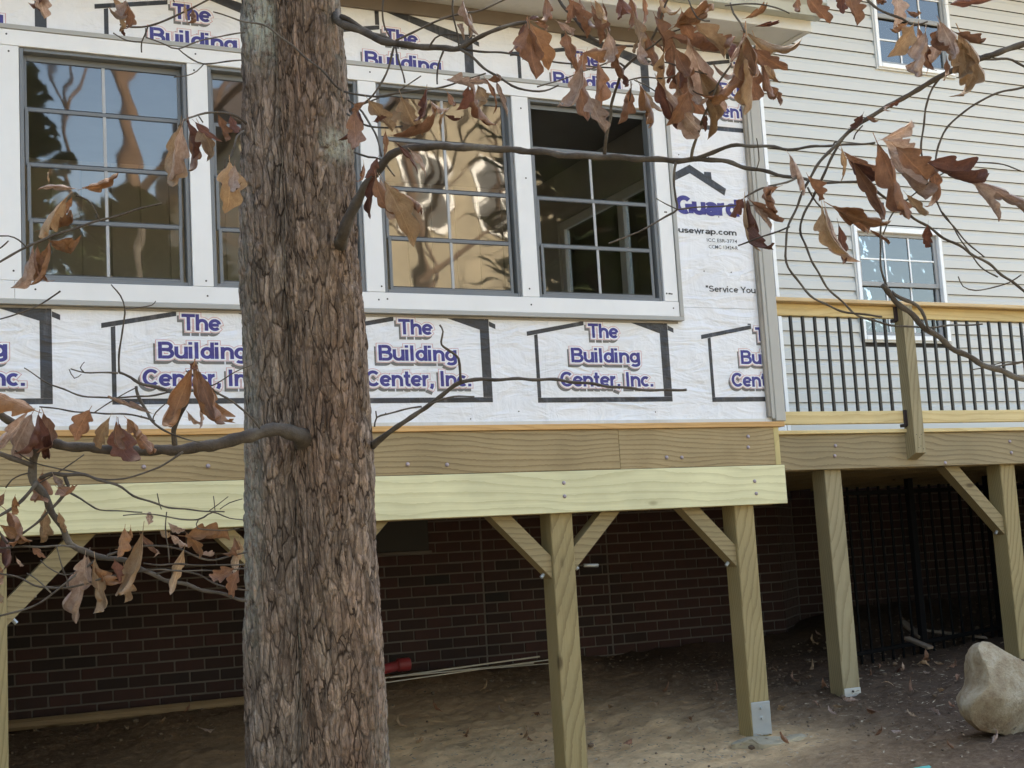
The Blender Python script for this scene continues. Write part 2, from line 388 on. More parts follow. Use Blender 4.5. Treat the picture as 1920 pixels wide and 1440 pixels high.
# ---- dry oak leaves
def leafmat(name, a, b, d):
    t = NT(name); uv = t.n('ShaderNodeTexCoord').outputs['UV']; c = t.coord()
    col = t.mix(t.ramp(t.noise(c, 9, 4, .6), [(.3, 0.), (.7, 1.)]), a, b)
    sx = t.n('ShaderNodeSeparateXYZ'); t.l(uv, sx.inputs[0]); u, v = sx.outputs[0], sx.outputs[1]
    au = t.math('ABSOLUTE', t.math('SUBTRACT', u, .5))
    mid = t.ramp(au, [(0., 1.), (.012, 1.), (.03, 0.)])
    vn = t.n('ShaderNodeMath', operation='FRACT'); t.l(t.math('SUBTRACT', t.math('MULTIPLY', v, 7.), t.math('MULTIPLY', au, 6.)), vn.inputs[0])
    ven = t.ramp(vn.outputs[0], [(0., .7), (.07, .0), (.95, 0.), (1., .7)])
    vein = t.math('MAXIMUM', mid, ven)
    col = t.mix(t.math('MULTIPLY', vein, .4), col, (min(1, a[0]*1.5), min(1, a[1]*1.5), min(1, a[2]*1.5)))
    col = t.mix(t.ramp(t.noise(c, 38, 4, .7), [(.55, 0.), (.75, .75)]), col, d)
    k = t.ramp(t.rnd(), [(0., .75), (1., 1.2)]); col = t.mix(1., col, k, 'MULTIPLY')
    tl = t.n('ShaderNodeBsdfTranslucent'); t.set(tl.inputs[0], col)
    nb = t.bump(t.math('ADD', t.noise(c, 60, 4, .7), t.math('MULTIPLY', vein, .6)), .5, .004)
    t.fin(col, .55, nb, 0., .4); t.l(nb, tl.inputs['Normal'])
    mx = t.n('ShaderNodeMixShader'); mx.inputs[0].default_value = .22; t.l(t.p.outputs[0], mx.inputs[1]); t.l(tl.outputs[0], mx.inputs[2]); t.l(mx.outputs[0], t.out.inputs[0])
    return t.m
LEAFM = [leafmat('dry_leaf_orange', (.36, .19, .095), (.25, .125, .065), (.14, .07, .042)),
         leafmat('dry_leaf_brown', (.31, .165, .10), (.21, .105, .065), (.11, .055, .038)),
         leafmat('dry_leaf_pale', (.52, .40, .34), (.34, .225, .175), (.22, .13, .095)),
         leafmat('dry_leaf_maroon', (.17, .075, .052), (.11, .045, .035), (.06, .028, .022)),
         leafmat('dry_leaf_tan', (.43, .30, .185), (.31, .195, .115), (.18, .1, .06))]
# ---- soil
t = NT('soil'); c = t.coord(rand=False)
n1 = t.noise(c, 1.1, 6, .6); n2 = t.noise(c, 20, 8, .78); n3 = t.noise(c, 90, 4, .7)
col = t.ramp(n2, [(.28, (.055, .030, .018)), (.5, (.165, .104, .066)), (.7, (.31, .215, .145))])
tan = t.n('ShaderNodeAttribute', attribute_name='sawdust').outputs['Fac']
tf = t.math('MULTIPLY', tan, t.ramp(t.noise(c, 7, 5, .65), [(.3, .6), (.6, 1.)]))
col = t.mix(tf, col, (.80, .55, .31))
dk = t.n('ShaderNodeAttribute', attribute_name='soil_shade').outputs['Fac']
col = t.mix(t.math('MULTIPLY', dk, .85), col, (.062, .038, .026))  # darker soil, including shade painted in under the deck
col = t.mix(t.ramp(n3, [(.6, 0.), (.75, .5)]), col, (.34, .28, .2))
bounce_tint = t.n('ShaderNodeAttribute', attribute_name='bounce_tint').outputs['Fac']
col = t.mix(bounce_tint, col, t.ramp(n2, [(.3, (.22, .16, .09)), (.6, (.46, .37, .23))]))  # pale tint on unseen ground, added to bounce light upward
M['soil'] = t.fin(col, .97, t.bump(t.math('ADD', n2, t.math('MULTIPLY', n3, .35)), .8, .03), 0., .2)
t = NT('chips'); c = t.coord()
col = t.ramp(t.noise(t.coord(rand=False), 37, 2), [(.3, (.08, .05, .035)), (.5, (.30, .22, .14)), (.7, (.5, .42, .3))])
M['chips'] = t.fin(col, .9)
M['clod'] = plain('soil_clod', (.17, .118, .08), .95, .5, .6, 60)
t = NT('rock'); c = t.coord(rand=False)
col = t.ramp(t.noise(c, 6, 7, .65), [(.3, (.24, .155, .09)), (.5, (.46, .37, .25)), (.68, (.62, .55, .43))])
col = t.mix(t.ramp(t.noise(c, 22, 5, .7), [(.55, 0.), (.72, .6)]), col, (.2, .13, .08))
col = t.mix(t.ramp(t.noise(c, 3.5, 5, .7), [(.5, 0.), (.62, .55)]), col, (.33, .22, .12))
M['rock'] = t.fin(col, .9, t.bump(t.math('ADD', t.noise(c, 18, 8, .75), t.math('MULTIPLY', t.noise(c, 70, 5, .7), .4)), 1., .03))
# ---- things mirrored in the windows
M['tan_siding'] = plain('neighbour_siding', (.29, .25, .18), .6, .3, .05, 30)
M['brown_roof'] = plain('neighbour_roof', (.07, .055, .05), .9, .2, .3, 30)
M['needle'] = plain('pine_needles', (.06, .085, .03), .8, .4, .3, 10)
M['far_bark'] = plain('far_bark', (.14, .09, .065), .9, .25, .4, 15)

# ------------------------------------------------------------------ ground
def ground_z(x, y):
    x = np.asarray(x, float); y = np.asarray(y, float)
    z0 = -1.2+.075*(np.clip(x, -3, 8.6)-3.8)
    z3 = np.minimum(-.79, -.88+.03*(x-1))
    z3 = np.where(x > 7.0, -.79+.12*np.clip(x-7.0, 0, 1.6), z3)
    yy = np.clip(y, 0, 3.0)/3.0
    z = z0*(1-yy)+z3*yy
    z = z+np.where(y < 0, .045*np.maximum(y, -9), 0)
    return z
def axis_pts(segs):
    out = []
    for a, b, n in segs: out += list(np.linspace(a, b, n, endpoint=False))
    return np.array(out+[segs[-1][1]])
gx = axis_pts([(-300, -20, 14), (-20, -2, 30), (-2, 0, 25), (0, 9.5, 330), (9.5, 13, 35), (13, 30, 30), (30, 300, 14)])
gy = axis_pts([(-300, -30, 14), (-30, -9, 30), (-9, -2.2, 70), (-2.2, 3.7, 235), (3.7, 8, 12), (8, 300, 20)])
GX, GY = np.meshgrid(gx, gy); GZ = ground_z(GX, GY)
near = ((GX > -2.5) & (GX < 12) & (GY > -9) & (GY < 3.8)).astype(float)
GZ = GZ+near*(.03*fbm(GX*2.2, GY*2.2, None, 4, 1)+.022*np.abs(fbm(GX*7, GY*7, None, 5, 2))+.014*np.clip(fbm(GX*22, GY*22, None, 3, 3), -.2, 1)-.008)
# dirt heaped against the brick wall and around the cut by the pipe
GZ += near*.07*np.clip((GX-3.2)/.8, 0, 1)*np.exp(-((GY-2.75)/.25)**2)*np.clip(fbm(GX*1.6, GY*1.1, None, 3, 8)+.35, 0, 1)
nxg, nyg = len(gx), len(gy)
verts = np.stack([GX, GY, GZ], -1).reshape(-1, 3)
ii = np.arange(nxg*nyg).reshape(nyg, nxg)
faces = np.stack([ii[:-1, :-1], ii[:-1, 1:], ii[1:, 1:], ii[1:, :-1]], -1).reshape(-1, 4)
me = bpy.data.meshes.new('ground'); me.from_pydata(verts.tolist(), [], faces.tolist())
me.polygons.foreach_set('use_smooth', [True]*len(me.polygons))
saw = 1.3*np.exp(-(((GX-3.3)/1.6)**2+((GY-.45)/1.5)**2))+.9*np.exp(-(((GX-4.75)/.5)**2+((GY+.1)/.35)**2))
soil_shade = np.clip((GX-4.9)/1.0, 0, 1)*.8+.5*np.clip((GX-6.5), 0, 1)*np.clip(GY-.8, 0, 1)+.5*np.exp(-((GY-2.9)/.35)**2)+.2*np.clip((1.6-GX)/1.5, 0, 1)  # darker soil at right and back, with under-deck shade painted in
for nm, arr in (('sawdust', np.clip(saw, 0, 1)), ('soil_shade', np.clip(soil_shade, 0, 1)), ('bounce_tint', np.clip((-GY-1.9)/1.5, 0, 1))):  # last mask: unseen ground made pale to bounce light at the eave
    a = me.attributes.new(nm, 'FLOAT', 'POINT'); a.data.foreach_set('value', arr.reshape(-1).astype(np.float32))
me.update()
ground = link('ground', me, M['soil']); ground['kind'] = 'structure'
def gz(x, y): return float(ground_z(x, y))

# ------------------------------------------------------------------ sunroom
SR = empty('sunroom', (2.5, 1.5, gz(2.5, 1.5)), 'sunroom addition wrapped in printed white house wrap, raised on timber posts', 'sunroom')
WX0, WX1 = -3.4, 5.143          # front wall, left end is out of frame
# floor system
MB().box(WX0, 4.018, .0005, .0385, .4945, .728, .002).build('rim_board', M['rim'], SR)
MB().box(4.0205, 5.118, .0012, .039, .4945, .7275, .002).build('rim_board', M['rim'], SR)
MB().box(5.1195, 5.158, .003, 2.95, .4945, .7285, .002).build('side_rim_board', M['endwood'], SR)
MB().box(WX0, 5.179, -.002, .0365, .2565, .4925, .003).build('beam_board', M['beam'], SR)
MB().box(WX0, 5.170, .142, .180, .2565, .4925, .003).build('beam_board', M['rim2'], SR)
MB().box(WX0, 5.197, -.012, 2.98, .7295, .7610, .002).build('subfloor_edge', M['orange_edge'], SR)
for x in np.arange(WX0+.2, 5.0, .406):
    MB().box(x, x+.038, .04, 2.95, .4955, .727, 0).build('floor_joist', M['rim2'], SR)
def bolt(x, z, y, parent, r=.0115):
    b = MB(); n = 10
    rings = [(0, 1.0), (.004, 1.0), (.008, .75), (.010, .35)]
    vs = []
    for dy, k in rings: vs += [(x+r*k*math.cos(2*math.pi*i/n), y-dy, z+r*k*math.sin(2*math.pi*i/n)) for i in range(n)]
    fs = [(q*n+i, q*n+(i+1) % n, (q+1)*n+(i+1) % n, (q+1)*n+i) for q in range(3) for i in range(n)]+[tuple(range(3*n, 4*n))]
    return b.add(vs, fs).build('bolt', M['bolt'], parent, True)
for x, z in ((4.925, .671), (4.92, .605), (4.335, .556), (4.44, .553), (2.70, .553), (2.93, .545), (.96+.34, .572), (1.62, .569)):
    bolt(x, z, .0005, SR)
for x, z in ((4.945, .398), (4.95, .323), (3.64, .425), (3.64, .349)): bolt(x, z, -.002, SR)

# front wall (sheathing with the wrap over it) built around the window opening
WIN_X = [.740+.942*i for i in range(4)]; WIN_W = .83; WZ0, WZ1 = 1.50, 2.69
OX0, OX1 = WX0+.4, 4.39
wb = MB()
wb.box(WX0, WX1-.004, .032, .10, .763, 1.47); wb.box(WX0, WX1-.004, .032, .10, 2.72, 3.165)
wb.box(4.42, WX1-.004, .032, .10, 1.472, 2.718)
wrap = wb.build('house_wrap', M['wrap'], SR)
box('bottom_flashing', M['soffit'], SR, WX0, WX1-.06, .018, .031, .7625, .7835, .001)
# the window casing of flat white boards
box('head_casing', M['white_paint'], SR, WX0, 4.502, 0, .05, 2.6925, 2.775)
box('sill_casing', M['white_paint'], SR, WX0, .703, 0, .05, 1.4065, 1.4965)
box('sill_casing', M['white_paint'], SR, .7045, 4.502, .0006, .05, 1.4065, 1.4965)
for i in range(-1, 3):
    x0 = WIN_X[0]+.942*i+WIN_W; x1 = WIN_X[0]+.942*(i+1)
    box('mullion_casing', M['white_paint'], SR, x0+.003, x1-.003, .0012, .05, 1.4985, 2.6905)
box('side_casing', M['white_paint'], SR, 4.404, 4.4995, .0012, .05, 1.4985, 2.6905)
MB().box(WX0, 4.530, -.006, .05, 2.7765, 2.8005, .002).build('casing_channel', M['grey_trim'], SR)
MB().box(WX0, 4.530, -.006, .05, 1.3805, 1.4050, .002).build('casing_channel', M['grey_trim'], SR)
MB().box(4.5035, 4.5298, -.006, .05, 1.4055, 2.776, .002).build('casing_channel', M['grey_trim'], SR)
box('gap_shade_strip', M['jdirty'], SR, WX0, 4.50, .022, .0315, 1.366, 1.379, .001)  # dark strip stands in for the gap shadow below the casing channel
for x, z in ((.68, 2.748), (.69, 2.66), (.70, 1.545), (.80, 1.456), (1.62, 2.745), (1.61, 2.655), (1.64, 1.527), (1.645, 1.448), (2.59, 2.745), (2.60, 1.53), (2.58, 1.455), (3.515, 2.62), (3.52, 2.2), (3.50, 1.545), (3.505, 1.452), (3.50, 2.74), (4.42, 1.545), (4.437, 1.545), (4.445, 1.544), (4.456, 1.543), (4.46, 1.456), (4.45, 2.05), (4.46, 2.05), (2.63, 1.46)):
    MB().cyl((x, -.0004, z), (x, .002, z), .0052, n=7).build('nail_head', M['nail'], SR)

# windows: four stacked vinyl panels each
def window(i):
    x0 = WIN_X[i]; x1 = x0+WIN_W
    fr = MB()
    fr.box(x0, x0+.02, .014, .075, WZ0, WZ1, .002); fr.box(x1-.02, x1, .014, .075, WZ0, WZ1, .002)
    fr.box(x0+.0205, x1-.0205, .015, .075, WZ0, WZ0+.018, .002); fr.box(x0+.0205, x1-.0205, .015, .075, WZ1-.018, WZ1, .002)
    wnd = fr.build('window', M['frame_grey'], SR)
    h = (WZ1-WZ0-.04)/4
    for k in range(4):                               # k = 0 the bottom panel, nearest the room
        y = .030+.010*(k if i != 3 else min(k, 2)); z0 = WZ0+.019+h*k; z1 = z0+h+(.012 if k < 3 else .002)
        ins = .021+.006*(3-k)
        if i == 3 and k == 3:                        # upper panel lowered: only its rails show
            s = MB(); s.box(x0+ins, x1-ins, y, y+.008, z1-.03, z1-.004, .001); s.box(x0+ins, x1-ins, y, y+.008, z0+.01, z0+.03, .001)
            s.build('sash_rail', M['frame_grey'], wnd); continue
        s = MB()
        s.box(x0+ins, x0+ins+.018, y, y+.008, z0, z1, .0015); s.box(x1-ins-.018, x1-ins, y, y+.008, z0, z1, .0015)
        s.box(x0+ins+.0182, x1-ins-.0182, y+.0004, y+.008, z0, z0+.017, .0015)
        top = .017 if k < 3 else .030
        s.box(x0+ins+.0182, x1-ins-.0182, y+.0004, y+.008, z1-top, z1, .0015)
        s.build('sash', M['frame_grey'], wnd)
        g = MB()
        g.box(x0+ins+.0182, x1-ins-.0182, y+.001, y+.006, z0+.0172, z0+.021); g.box(x0+ins+.0182, x1-ins-.0182, y+.001, y+.006, z1-top-.004, z1-top-.0002)
        g.build('gasket', M['frame_dark'], wnd)
        xm = (x0+x1)/2
        MB().box(xm-.008, xm+.008, y-.0006, y+.006, z0+.018, z1-top-.001, .001).build('muntin', M['muntin'], wnd)
        for a, b in ((x0+ins+.0185, xm-.0083), (xm+.0083, x1-ins-.0185)):
            nx, nz = 10, 8; pv = []; 
            for q in range(nz+1):
                for p in range(nx+1):
                    pv.append((a+(b-a)*p/nx, y+.0042+.00012*math.sin(p*.9+q*.7+k*2+i), z0+.0215+(z1-top-.0045-z0-.0215)*q/nz))
            pf = [(q*(nx+1)+p, q*(nx+1)+p+1, (q+1)*(nx+1)+p+1, (q+1)*(nx+1)+p) for q in range(nz) for p in range(nx)]
            MB().add(pv, pf).build('pane', M['vinyl_pane'], wnd, True)
    return wnd
for i in range(4): window(i)
wl = MB(); wl.box(WIN_X[0]-.942, WIN_X[0]-.942+WIN_W, .03, .045, WZ0, WZ1); wl.build('window_panel', M['frame_grey'], SR)

# corner trim and channel beside it
MB().box(5.1435, 5.2185, -.004, .10, .7645, 3.17, .004).build('corner_board', M['corner_vinyl'], SR)
MB().box(5.095, 5.1425, .008, .0315, .79, 3.165, .004).build('corner_channel', M['jdirty'], SR)
MB().box(5.118, 5.1427, .001, .0078, .78, 3.165, .002).build('corner_channel_lip', M['corner_vinyl'], SR)
# eave
MB().box(WX0, 5.40, -.27, .0315, 3.205, 3.225, 0).build('soffit', M['soffit'], SR)
MB().box(WX0, 5.142, .012, .0312, 3.120, 3.204, .003).build('frieze_board', M['frieze'], SR)
MB().box(WX0, 5.445, -.30, -.272, 3.192, 3.30, .003).build('fascia', M['soffit'], SR)
MB().box(5.401, 5.445, -.271, .6, 3.195, 3.30, .003).build('rake_board', M['soffit'], SR)
gp = [(-.302, 3.262), (-.302, 3.385), (-.312, 3.385), (-.312, 3.272), (-.375, 3.272), (-.395, 3.325), (-.415, 3.345), (-.415, 3.385), (-.428, 3.385), (-.428, 3.335), (-.408, 3.315), (-.385, 3.262)]
g = MB(); n = len(gp)
g.add([(WX0, y, z) for y, z in gp]+[(5.475, y, z) for y, z in gp], [tuple(range(n)), tuple(range(2*n-1, n-1, -1))]+[(i, (i+1) % n, (i+1) % n+n, i+n) for i in range(n)])
g.build('gutter', M['gutter'], SR)
MB().box(5.476, 5.480, -.43, -.30, 3.262, 3.386, 0).build('gutter_end', M['gutter'], SR)
rf = MB(); rf.add([(WX0, -.33, 3.39), (5.5, -.33, 3.39), (5.5, 3.02, 4.2), (WX0, 3.02, 4.2), (WX0, -.33, 3.31), (5.5, -.33, 3.31), (5.5, 3.02, 4.12), (WX0, 3.02, 4.12)], [(0, 1, 2, 3), (7, 6, 5, 4), (0, 4, 5, 1), (1, 5, 6, 2), (2, 6, 7, 3), (3, 7, 4, 0)])
rf.build('roof', M['shingle'], SR)
# room inside
MB().box(WX0, 5.10, .11, 2.93, .763, .775).build('floor', M['plank'], SR)
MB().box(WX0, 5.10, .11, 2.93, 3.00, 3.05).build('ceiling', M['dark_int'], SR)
MB().box(WX0-.05, WX0, .03, 2.95, .763, 3.16).build('left_wall', M['drywall'], SR)
bw = MB().box(WX0, 5.10, 2.90, 2.94, .776, 2.999).build('back_wall', M['drywall'], SR)
for x in np.arange(-.6, 5.0, .205):
    MB().box(x, x+.193, 2.884, 2.8995, .78, 2.995, .002).build('wall_board', M['drywall'], bw)
rw = MB(); rw.box(5.0, 5.10, .11, .55, .776, 2.999); rw.box(5.0, 5.10, 2.45, 2.88, .776, 2.999); rw.box(5.0, 5.10, .552, 2.448, 2.62, 2.999); rw.box(5.0, 5.10, .552, 2.448, .776, .90)
rw.build('right_wall', M['drywall'], SR)
sdw = MB()
for a, b in ((.555, .62), (1.46, 1.54), (2.38, 2.445)): sdw.box(5.02, 5.08, a, b, .902, 2.618, .003)
sdw.box(5.02, 5.08, .621, 1.459, .902, .97, .003); sdw.box(5.02, 5.08, 1.541, 2.379, .902, .97, .003); sdw.box(5.02, 5.08, .621, 1.459, 2.55, 2.618, .003); sdw.box(5.02, 5.08, 1.541, 2.379, 2.55, 2.618, .003)
sd_ = sdw.build('side_window', M['vinyl_white'], SR)
for a, b in ((.6215, 1.4585), (1.5415, 2.3785)): MB().box(5.048, 5.052, a, b, .9705, 2.5495).build('pane', M['glass'], sd_)

# posts and braces under the sunroom
def post(x0, y0, ztop, parent, mat, zb=None, wdt=.14):
    zz = gz(x0+.07, y0+.07)-.03 if zb is None else zb
    return MB().box(x0, x0+wdt, y0, y0+wdt, zz, ztop, .005).build('support_post', mat, parent)
P_L = post(.515, .0385, .4925, SR, M['post'])
P_H = post(2.04, .0385, .4925, SR, M['post'])
P_1 = post(3.563, .0385, .4925, SR, M['post'])
P_2 = post(4.813, .0385, .4925, SR, M['post'])
for k in range(25):  # unseen boards added at left to block light under the sunroom
    x_ = WX0+.142*k
    MB().box(x_, x_+.139, .045, .065, gz(x_, .05)-.05, .2545, .003).build('unseen_shade_board', M['post'], SR)
def brace(xp, side, zlow, y, parent, run=.345, mat='brace'):
    b = MB(); s = side
    # 4x4 knee brace cut plumb at the post and level under the beam
    zt = .2555; hw = .063
    poly = [(xp, zlow-hw*1.0), (xp, zlow+hw), (xp+s*(zt-zlow-hw), zt), (xp+s*(zt-zlow+hw), zt)]
    if s < 0: poly = poly[::-1]
    o = b.prism(poly, y, y+.089).build('knee_brace', M[mat], parent)
    return o
for xp, s, zl in ((.6555, 1, -.10), (2.0395, -1, -.10), (2.1805, 1, -.10), (3.5625, -1, -.045), (3.7035, 1, -.01), (4.8125, -1, -.045)):
    br = brace(xp, s, zl, .06, SR)
    zb_ = zl-.055+.05
    MB().cyl((xp+s*.03, .06+.045, zl-.035), (xp+s*.048, .06+.045, zl-.055), .011, n=6).build('bolt', M['galv'], br)
def base_plate(x0, y, z0, z1, parent, tilt=0.0, wdt=.134):
    o = MB().box(x0+.003, x0+.003+wdt, y-.005, y-.0005, z0, z1, .003).build('base_plate', M['galv'], parent)
    return o
g2 = gz(4.88, .05)
bp = base_plate(4.815, .038, g2+.005, g2+.20, P_2)
for z in (g2+.165, g2+.105):
    MB().cyl((4.888, .033, z), (4.888, .022, z), .011, n=6).build('bolt', M['galv'], bp)

# ------------------------------------------------------------------ print on the wrap
def text2d(body, size=1.0, offset=0.0):
    cu = bpy.data.curves.new('txt', 'FONT'); cu.body = body; cu.size = size; cu.offset = offset; cu.resolution_u = 3
    ob = bpy.data.objects.new('txt', cu); C.objects.link(ob); bpy.context.view_layer.update()
    ev = ob.evaluated_get(bpy.context.evaluated_depsgraph_get()); me = ev.to_mesh()
    v = np.array([p.co[:2] for p in me.vertices]); f = [tuple(p.vertices) for p in me.polygons]
    ev.to_mesh_clear(); bpy.data.objects.remove(ob); bpy.data.curves.remove(cu)
    return v, f
def fit(v, v0, x0, x1, z0, z1, capz=None):       # affine map taking the bounds of v0 to the target, applied to v
    a0, a1 = v0[:, 0].min(), v0[:, 0].max()
    b0, b1 = 0.0, capz
    return np.stack([x0+(v[:, 0]-a0)*(x1-x0)/(a1-a0), z0+(v[:, 1]-b0)*(z1-z0)/(b1-b0)], -1)
CAP = text2d('T', 1, .022)[0][:, 1].max()
def arc(cx_, cy_, rx_, ry_, a0, a1, n=14):
    return [(cx_+rx_*math.cos(R(a0+(a1-a0)*k/n)), cy_+ry_*math.sin(R(a0+(a1-a0)*k/n))) for k in range(n+1)]
GLY = {  # advance, strokes (centre lines of a bold grotesque, cap height 1)
 'T': (.76, [[(.02, .91), (.74, .91)], [(.38, .82), (.38, 0)]]), 'h': (.70, [[(.1, 0), (.1, 1)], [(.1, .34)]+arc(.345, .39, .235, .24, 175, 0)+[(.58, 0)]]),
 'e': (.68, [[(.10, .36), (.55, .36)], arc(.335, .36, .25, .27, 8, 318, 22)]), 'B': (.80, [[(.1, 0), (.1, 1)], [(.2, .91), (.44, .91)]+arc(.44, .725, .20, .185, 90, -90)+[(.2, .54)], [(.2, .09), (.47, .09)]+arc(.47, .305, .225, .215, -90, 90)+[(.42, .52)]]),
 'u': (.70, [[(.58, 0), (.58, .73)], [(.1, .73), (.1, .33)]+arc(.335, .32, .235, .23, 180, 350)]), 'i': (.30, [[(.1, 0), (.1, .73)], [(.1, .84), (.1, 1.0)]]), 'l': (.30, [[(.1, 0), (.1, 1)]]),
 'd': (.71, [[(.59, 0), (.59, 1)], arc(.325, .36, .235, .27, 0, 360, 24)]), 'n': (.70, [[(.1, 0), (.1, .73)], [(.1, .34)]+arc(.345, .39, .235, .24, 175, 0)+[(.58, 0)]]),
 'g': (.71, [[(.59, .73), (.59, -.02)]+arc(.345, -.03, .245, .15, 0, -150), arc(.325, .36, .235, .26, 0, 360, 24)]), 'C': (.84, [arc(.45, .5, .345, .41, 42, 318, 26)]), 't': (.44, [[(.2, .95), (.2, .2)]+arc(.31, .19, .11, .11, 180, 270, 6)+[(.41, .08)], [(.02, .65), (.40, .65)]]),
 'r': (.46, [[(.1, 0), (.1, .73)], [(.1, .36)]+arc(.36, .36, .26, .28, 170, 88)]), ',': (.30, [[(.12, .18), (.12, 0), (.05, -.15)]]), 'I': (.32, [[(.12, 0), (.12, 1)]]), 'c': (.64, [arc(.33, .36, .24, .27, 48, 312, 20)]), '.': (.30, [[(.12, 0), (.12, .18)]]), ' ': (.32, []),
 'G': (.90, [arc(.45, .5, .345, .41, 42, 300, 24), [(.80, .03), (.80, .44), (.50, .44)]]), 'a': (.68, [arc(.32, .50, .22, .14, 165, 0, 12)+[(.54, 0)], arc(.29, .21, .19, .14, 0, 360, 18)]), 'S': (.78, [arc(.38, .71, .26, .20, 20, 262, 16)+arc(.38, .29, .28, .20, 82, -165, 16)]),
 'v': (.62, [[(.06, .73), (.31, .06), (.56, .73)]]), 'Y': (.76, [[(.05, 1), (.38, .44), (.71, 1)], [(.38, .40), (.38, 0)]]), 'o': (.70, [arc(.345, .36, .245, .27, 0, 360, 24)]), 's': (.62, [arc(.30, .51, .19, .13, 20, 262, 12)+arc(.30, .22, .21, .13, 82, -165, 12)]),
 'w': (.92, [[(.06, .73), (.25, .06), (.45, .68), (.65, .06), (.85, .73)]]), 'p': (.71, [[(.1, .73), (.1, -.26)], arc(.365, .36, .235, .27, 0, 360, 24)]), 'm': (1.06, [[(.1, 0), (.1, .73)], [(.1, .38)]+arc(.31, .42, .205, .21, 175, 0)+[(.515, 0)], [(.515, .38)]+arc(.73, .42, .205, .21, 175, 0)+[(.935, 0)]]), '"': (.42, [[(.1, 1), (.1, .66)], [(.27, 1), (.27, .66)]]),
}
def stroke_poly(pts, w, ext):
    P = [np.array(p, float) for p in pts]; P = [p for i, p in enumerate(P) if i == 0 or np.hypot(*(p-P[i-1])) > 1e-4]; closed = np.hypot(*(P[0]-P[-1])) < 1e-4
    if closed: P = P[:-1]
    n = len(P); Lf = []; Rt = []
    for i in range(n):
        if closed: a, b = P[i-1], P[(i+1) % n]; d0 = P[i]-a; d1 = b-P[i]
        else: d0 = P[i]-P[i-1] if i else P[1]-P[0]; d1 = P[i+1]-P[i] if i < n-1 else P[i]-P[i-1]
        d0 = d0/np.hypot(*d0); d1 = d1/np.hypot(*d1); m_ = d0+d1; m_ = m_/np.hypot(*m_); nn = np.array([-m_[1], m_[0]])
        k = w/2/max(.35, abs(nn @ np.array([-d0[1], d0[0]]))); q = P[i].copy()
        if not closed and i == 0: q = q-d1*ext
        if not closed and i == n-1: q = q+d0*ext
        Lf.append(q+nn*k); Rt.append(q-nn*k)
    v = Lf+Rt; m = n if closed else n-1
    return v, [(i, (i+1) % n, n+(i+1) % n, n+i) for i in range(m)]
def stroke_text(body, w, ext=0.):
    V_ = []; F_ = []; Lay = []; x = 0; q0 = 0
    for ch_ in body:
        adv, sts = GLY[ch_]
        for k, st in enumerate(sts):
            v, f = stroke_poly(st, w, ext); n = len(V_); V_ += [(p[0]+x, p[1]) for p in v]; Lay += [q0]*len(v); q0 += 1; F_ += [tuple(i+n for i in q) for q in f]
        x += adv
    return np.array(V_), F_, np.array(Lay)
class Print:
    def __init__(s): s.v = []; s.f = []; s.m = []
    def poly(s, pts, mi, lay=0):
        n = len(s.v); s.v += [(x, -.0008*lay, z) for x, z in pts]; s.f.append(tuple(range(n, n+len(pts)))); s.m.append(mi)
    def mesh2(s, v, f, mi, lay):
        n = len(s.v); s.v += [(x, -.0008*lay, z) for x, z in v]; s.f += [tuple(i+n for i in q) for q in f]; s.m += [mi]*len(f)
    def strokes(s, body, w, ext, x0, x1, z0, z1, mi, lay, dx=0, dz=0):
        v0, _, _ = stroke_text(body, .19); a0, a1 = v0[:, 0].min(), v0[:, 0].max()
        v, f, L_ = stroke_text(body, w, ext); n = len(s.v)
        for (a, b), k in zip(v, L_): s.v.append((x0+(a-a0)*(x1-x0)/(a1-a0)+dx, -.0006*lay-.000016*k, z0+b*(z1-z0)+dz))
        s.f += [tuple(i+n for i in q) for q in f]; s.m += [mi]*len(f)
    def text(s, body, x0, x1, z0, z1, mi=1, fancy=False, bold=.022, lay=1):
        if fancy:
            A = (body,); B = (x0, x1, z0, z1)
            s.strokes(body, .41, .11, *B, 2, 1, -.0125, -.018); s.strokes(body, .47, .14, *B, 4, 2)
            s.strokes(body, .44, .125, *B, 3, 3); s.strokes(body, .375, .095, *B, 4, 4); s.strokes(body, .195, 0., *B, mi, 5)
        elif all(c in GLY for c in body): s.strokes(body, .19+bold, 0, x0, x1, z0, z1, mi, lay)
        else:
            v0, f0 = text2d(body, 1, bold); s.mesh2(fit(v0, v0, x0, x1, z0, z1, CAP), f0, mi, lay)
    def data(s):
        me = bpy.data.meshes.new('print'); me.from_pydata(s.v, [], s.f); me.polygons.foreach_set('material_index', s.m)
        for k in ('ink_black', 'ink_blue', 'ink_grey', 'ink_red', 'ink_white'): me.materials.append(M[k])
        return me
    def place(s, name, x, y, z, parent, clips=()):
        me = s.data(); bm = bmesh.new(); bm.from_mesh(me); bmesh.ops.translate(bm, verts=bm.verts[:], vec=(x, y, z))
        for co, no in clips:
            bmesh.ops.bisect_plane(bm, geom=bm.verts[:]+bm.edges[:]+bm.faces[:], plane_co=co, plane_no=no, clear_outer=True)
        for f in bm.faces:
            if f.normal.y > 0: f.normal_flip()
        bm.to_mesh(me); bm.free()
        return link(name, me, None, parent)
LG = Print(); bar = lambda *p: LG.poly(p, 0, .06*len(LG.f))
bar((0, 0), (.9, .004), (.9, .033), (0, .029))                                  # sill
bar((0, .0295), (.0225, .0295), (.0225, .398), (0, .392))                         # left wall
bar((.843, .0335), (.9, .0335), (.9, .4385), (.843, .4545))                          # right wall
bar((.878, .449), (.9, .4425), (.9, .60), (.878, .60))
bar((-.046, .386), (.328, .456), (.328, .4805), (-.046, .4115))                    # low roof
bar((.303, .4805), (.328, .482), (.328, .5855), (.303, .597))                       # step up
bar((.262, .598), (.8425, .4165), (.9, .4395), (.9, .470), (.262, .6225))            # main roof
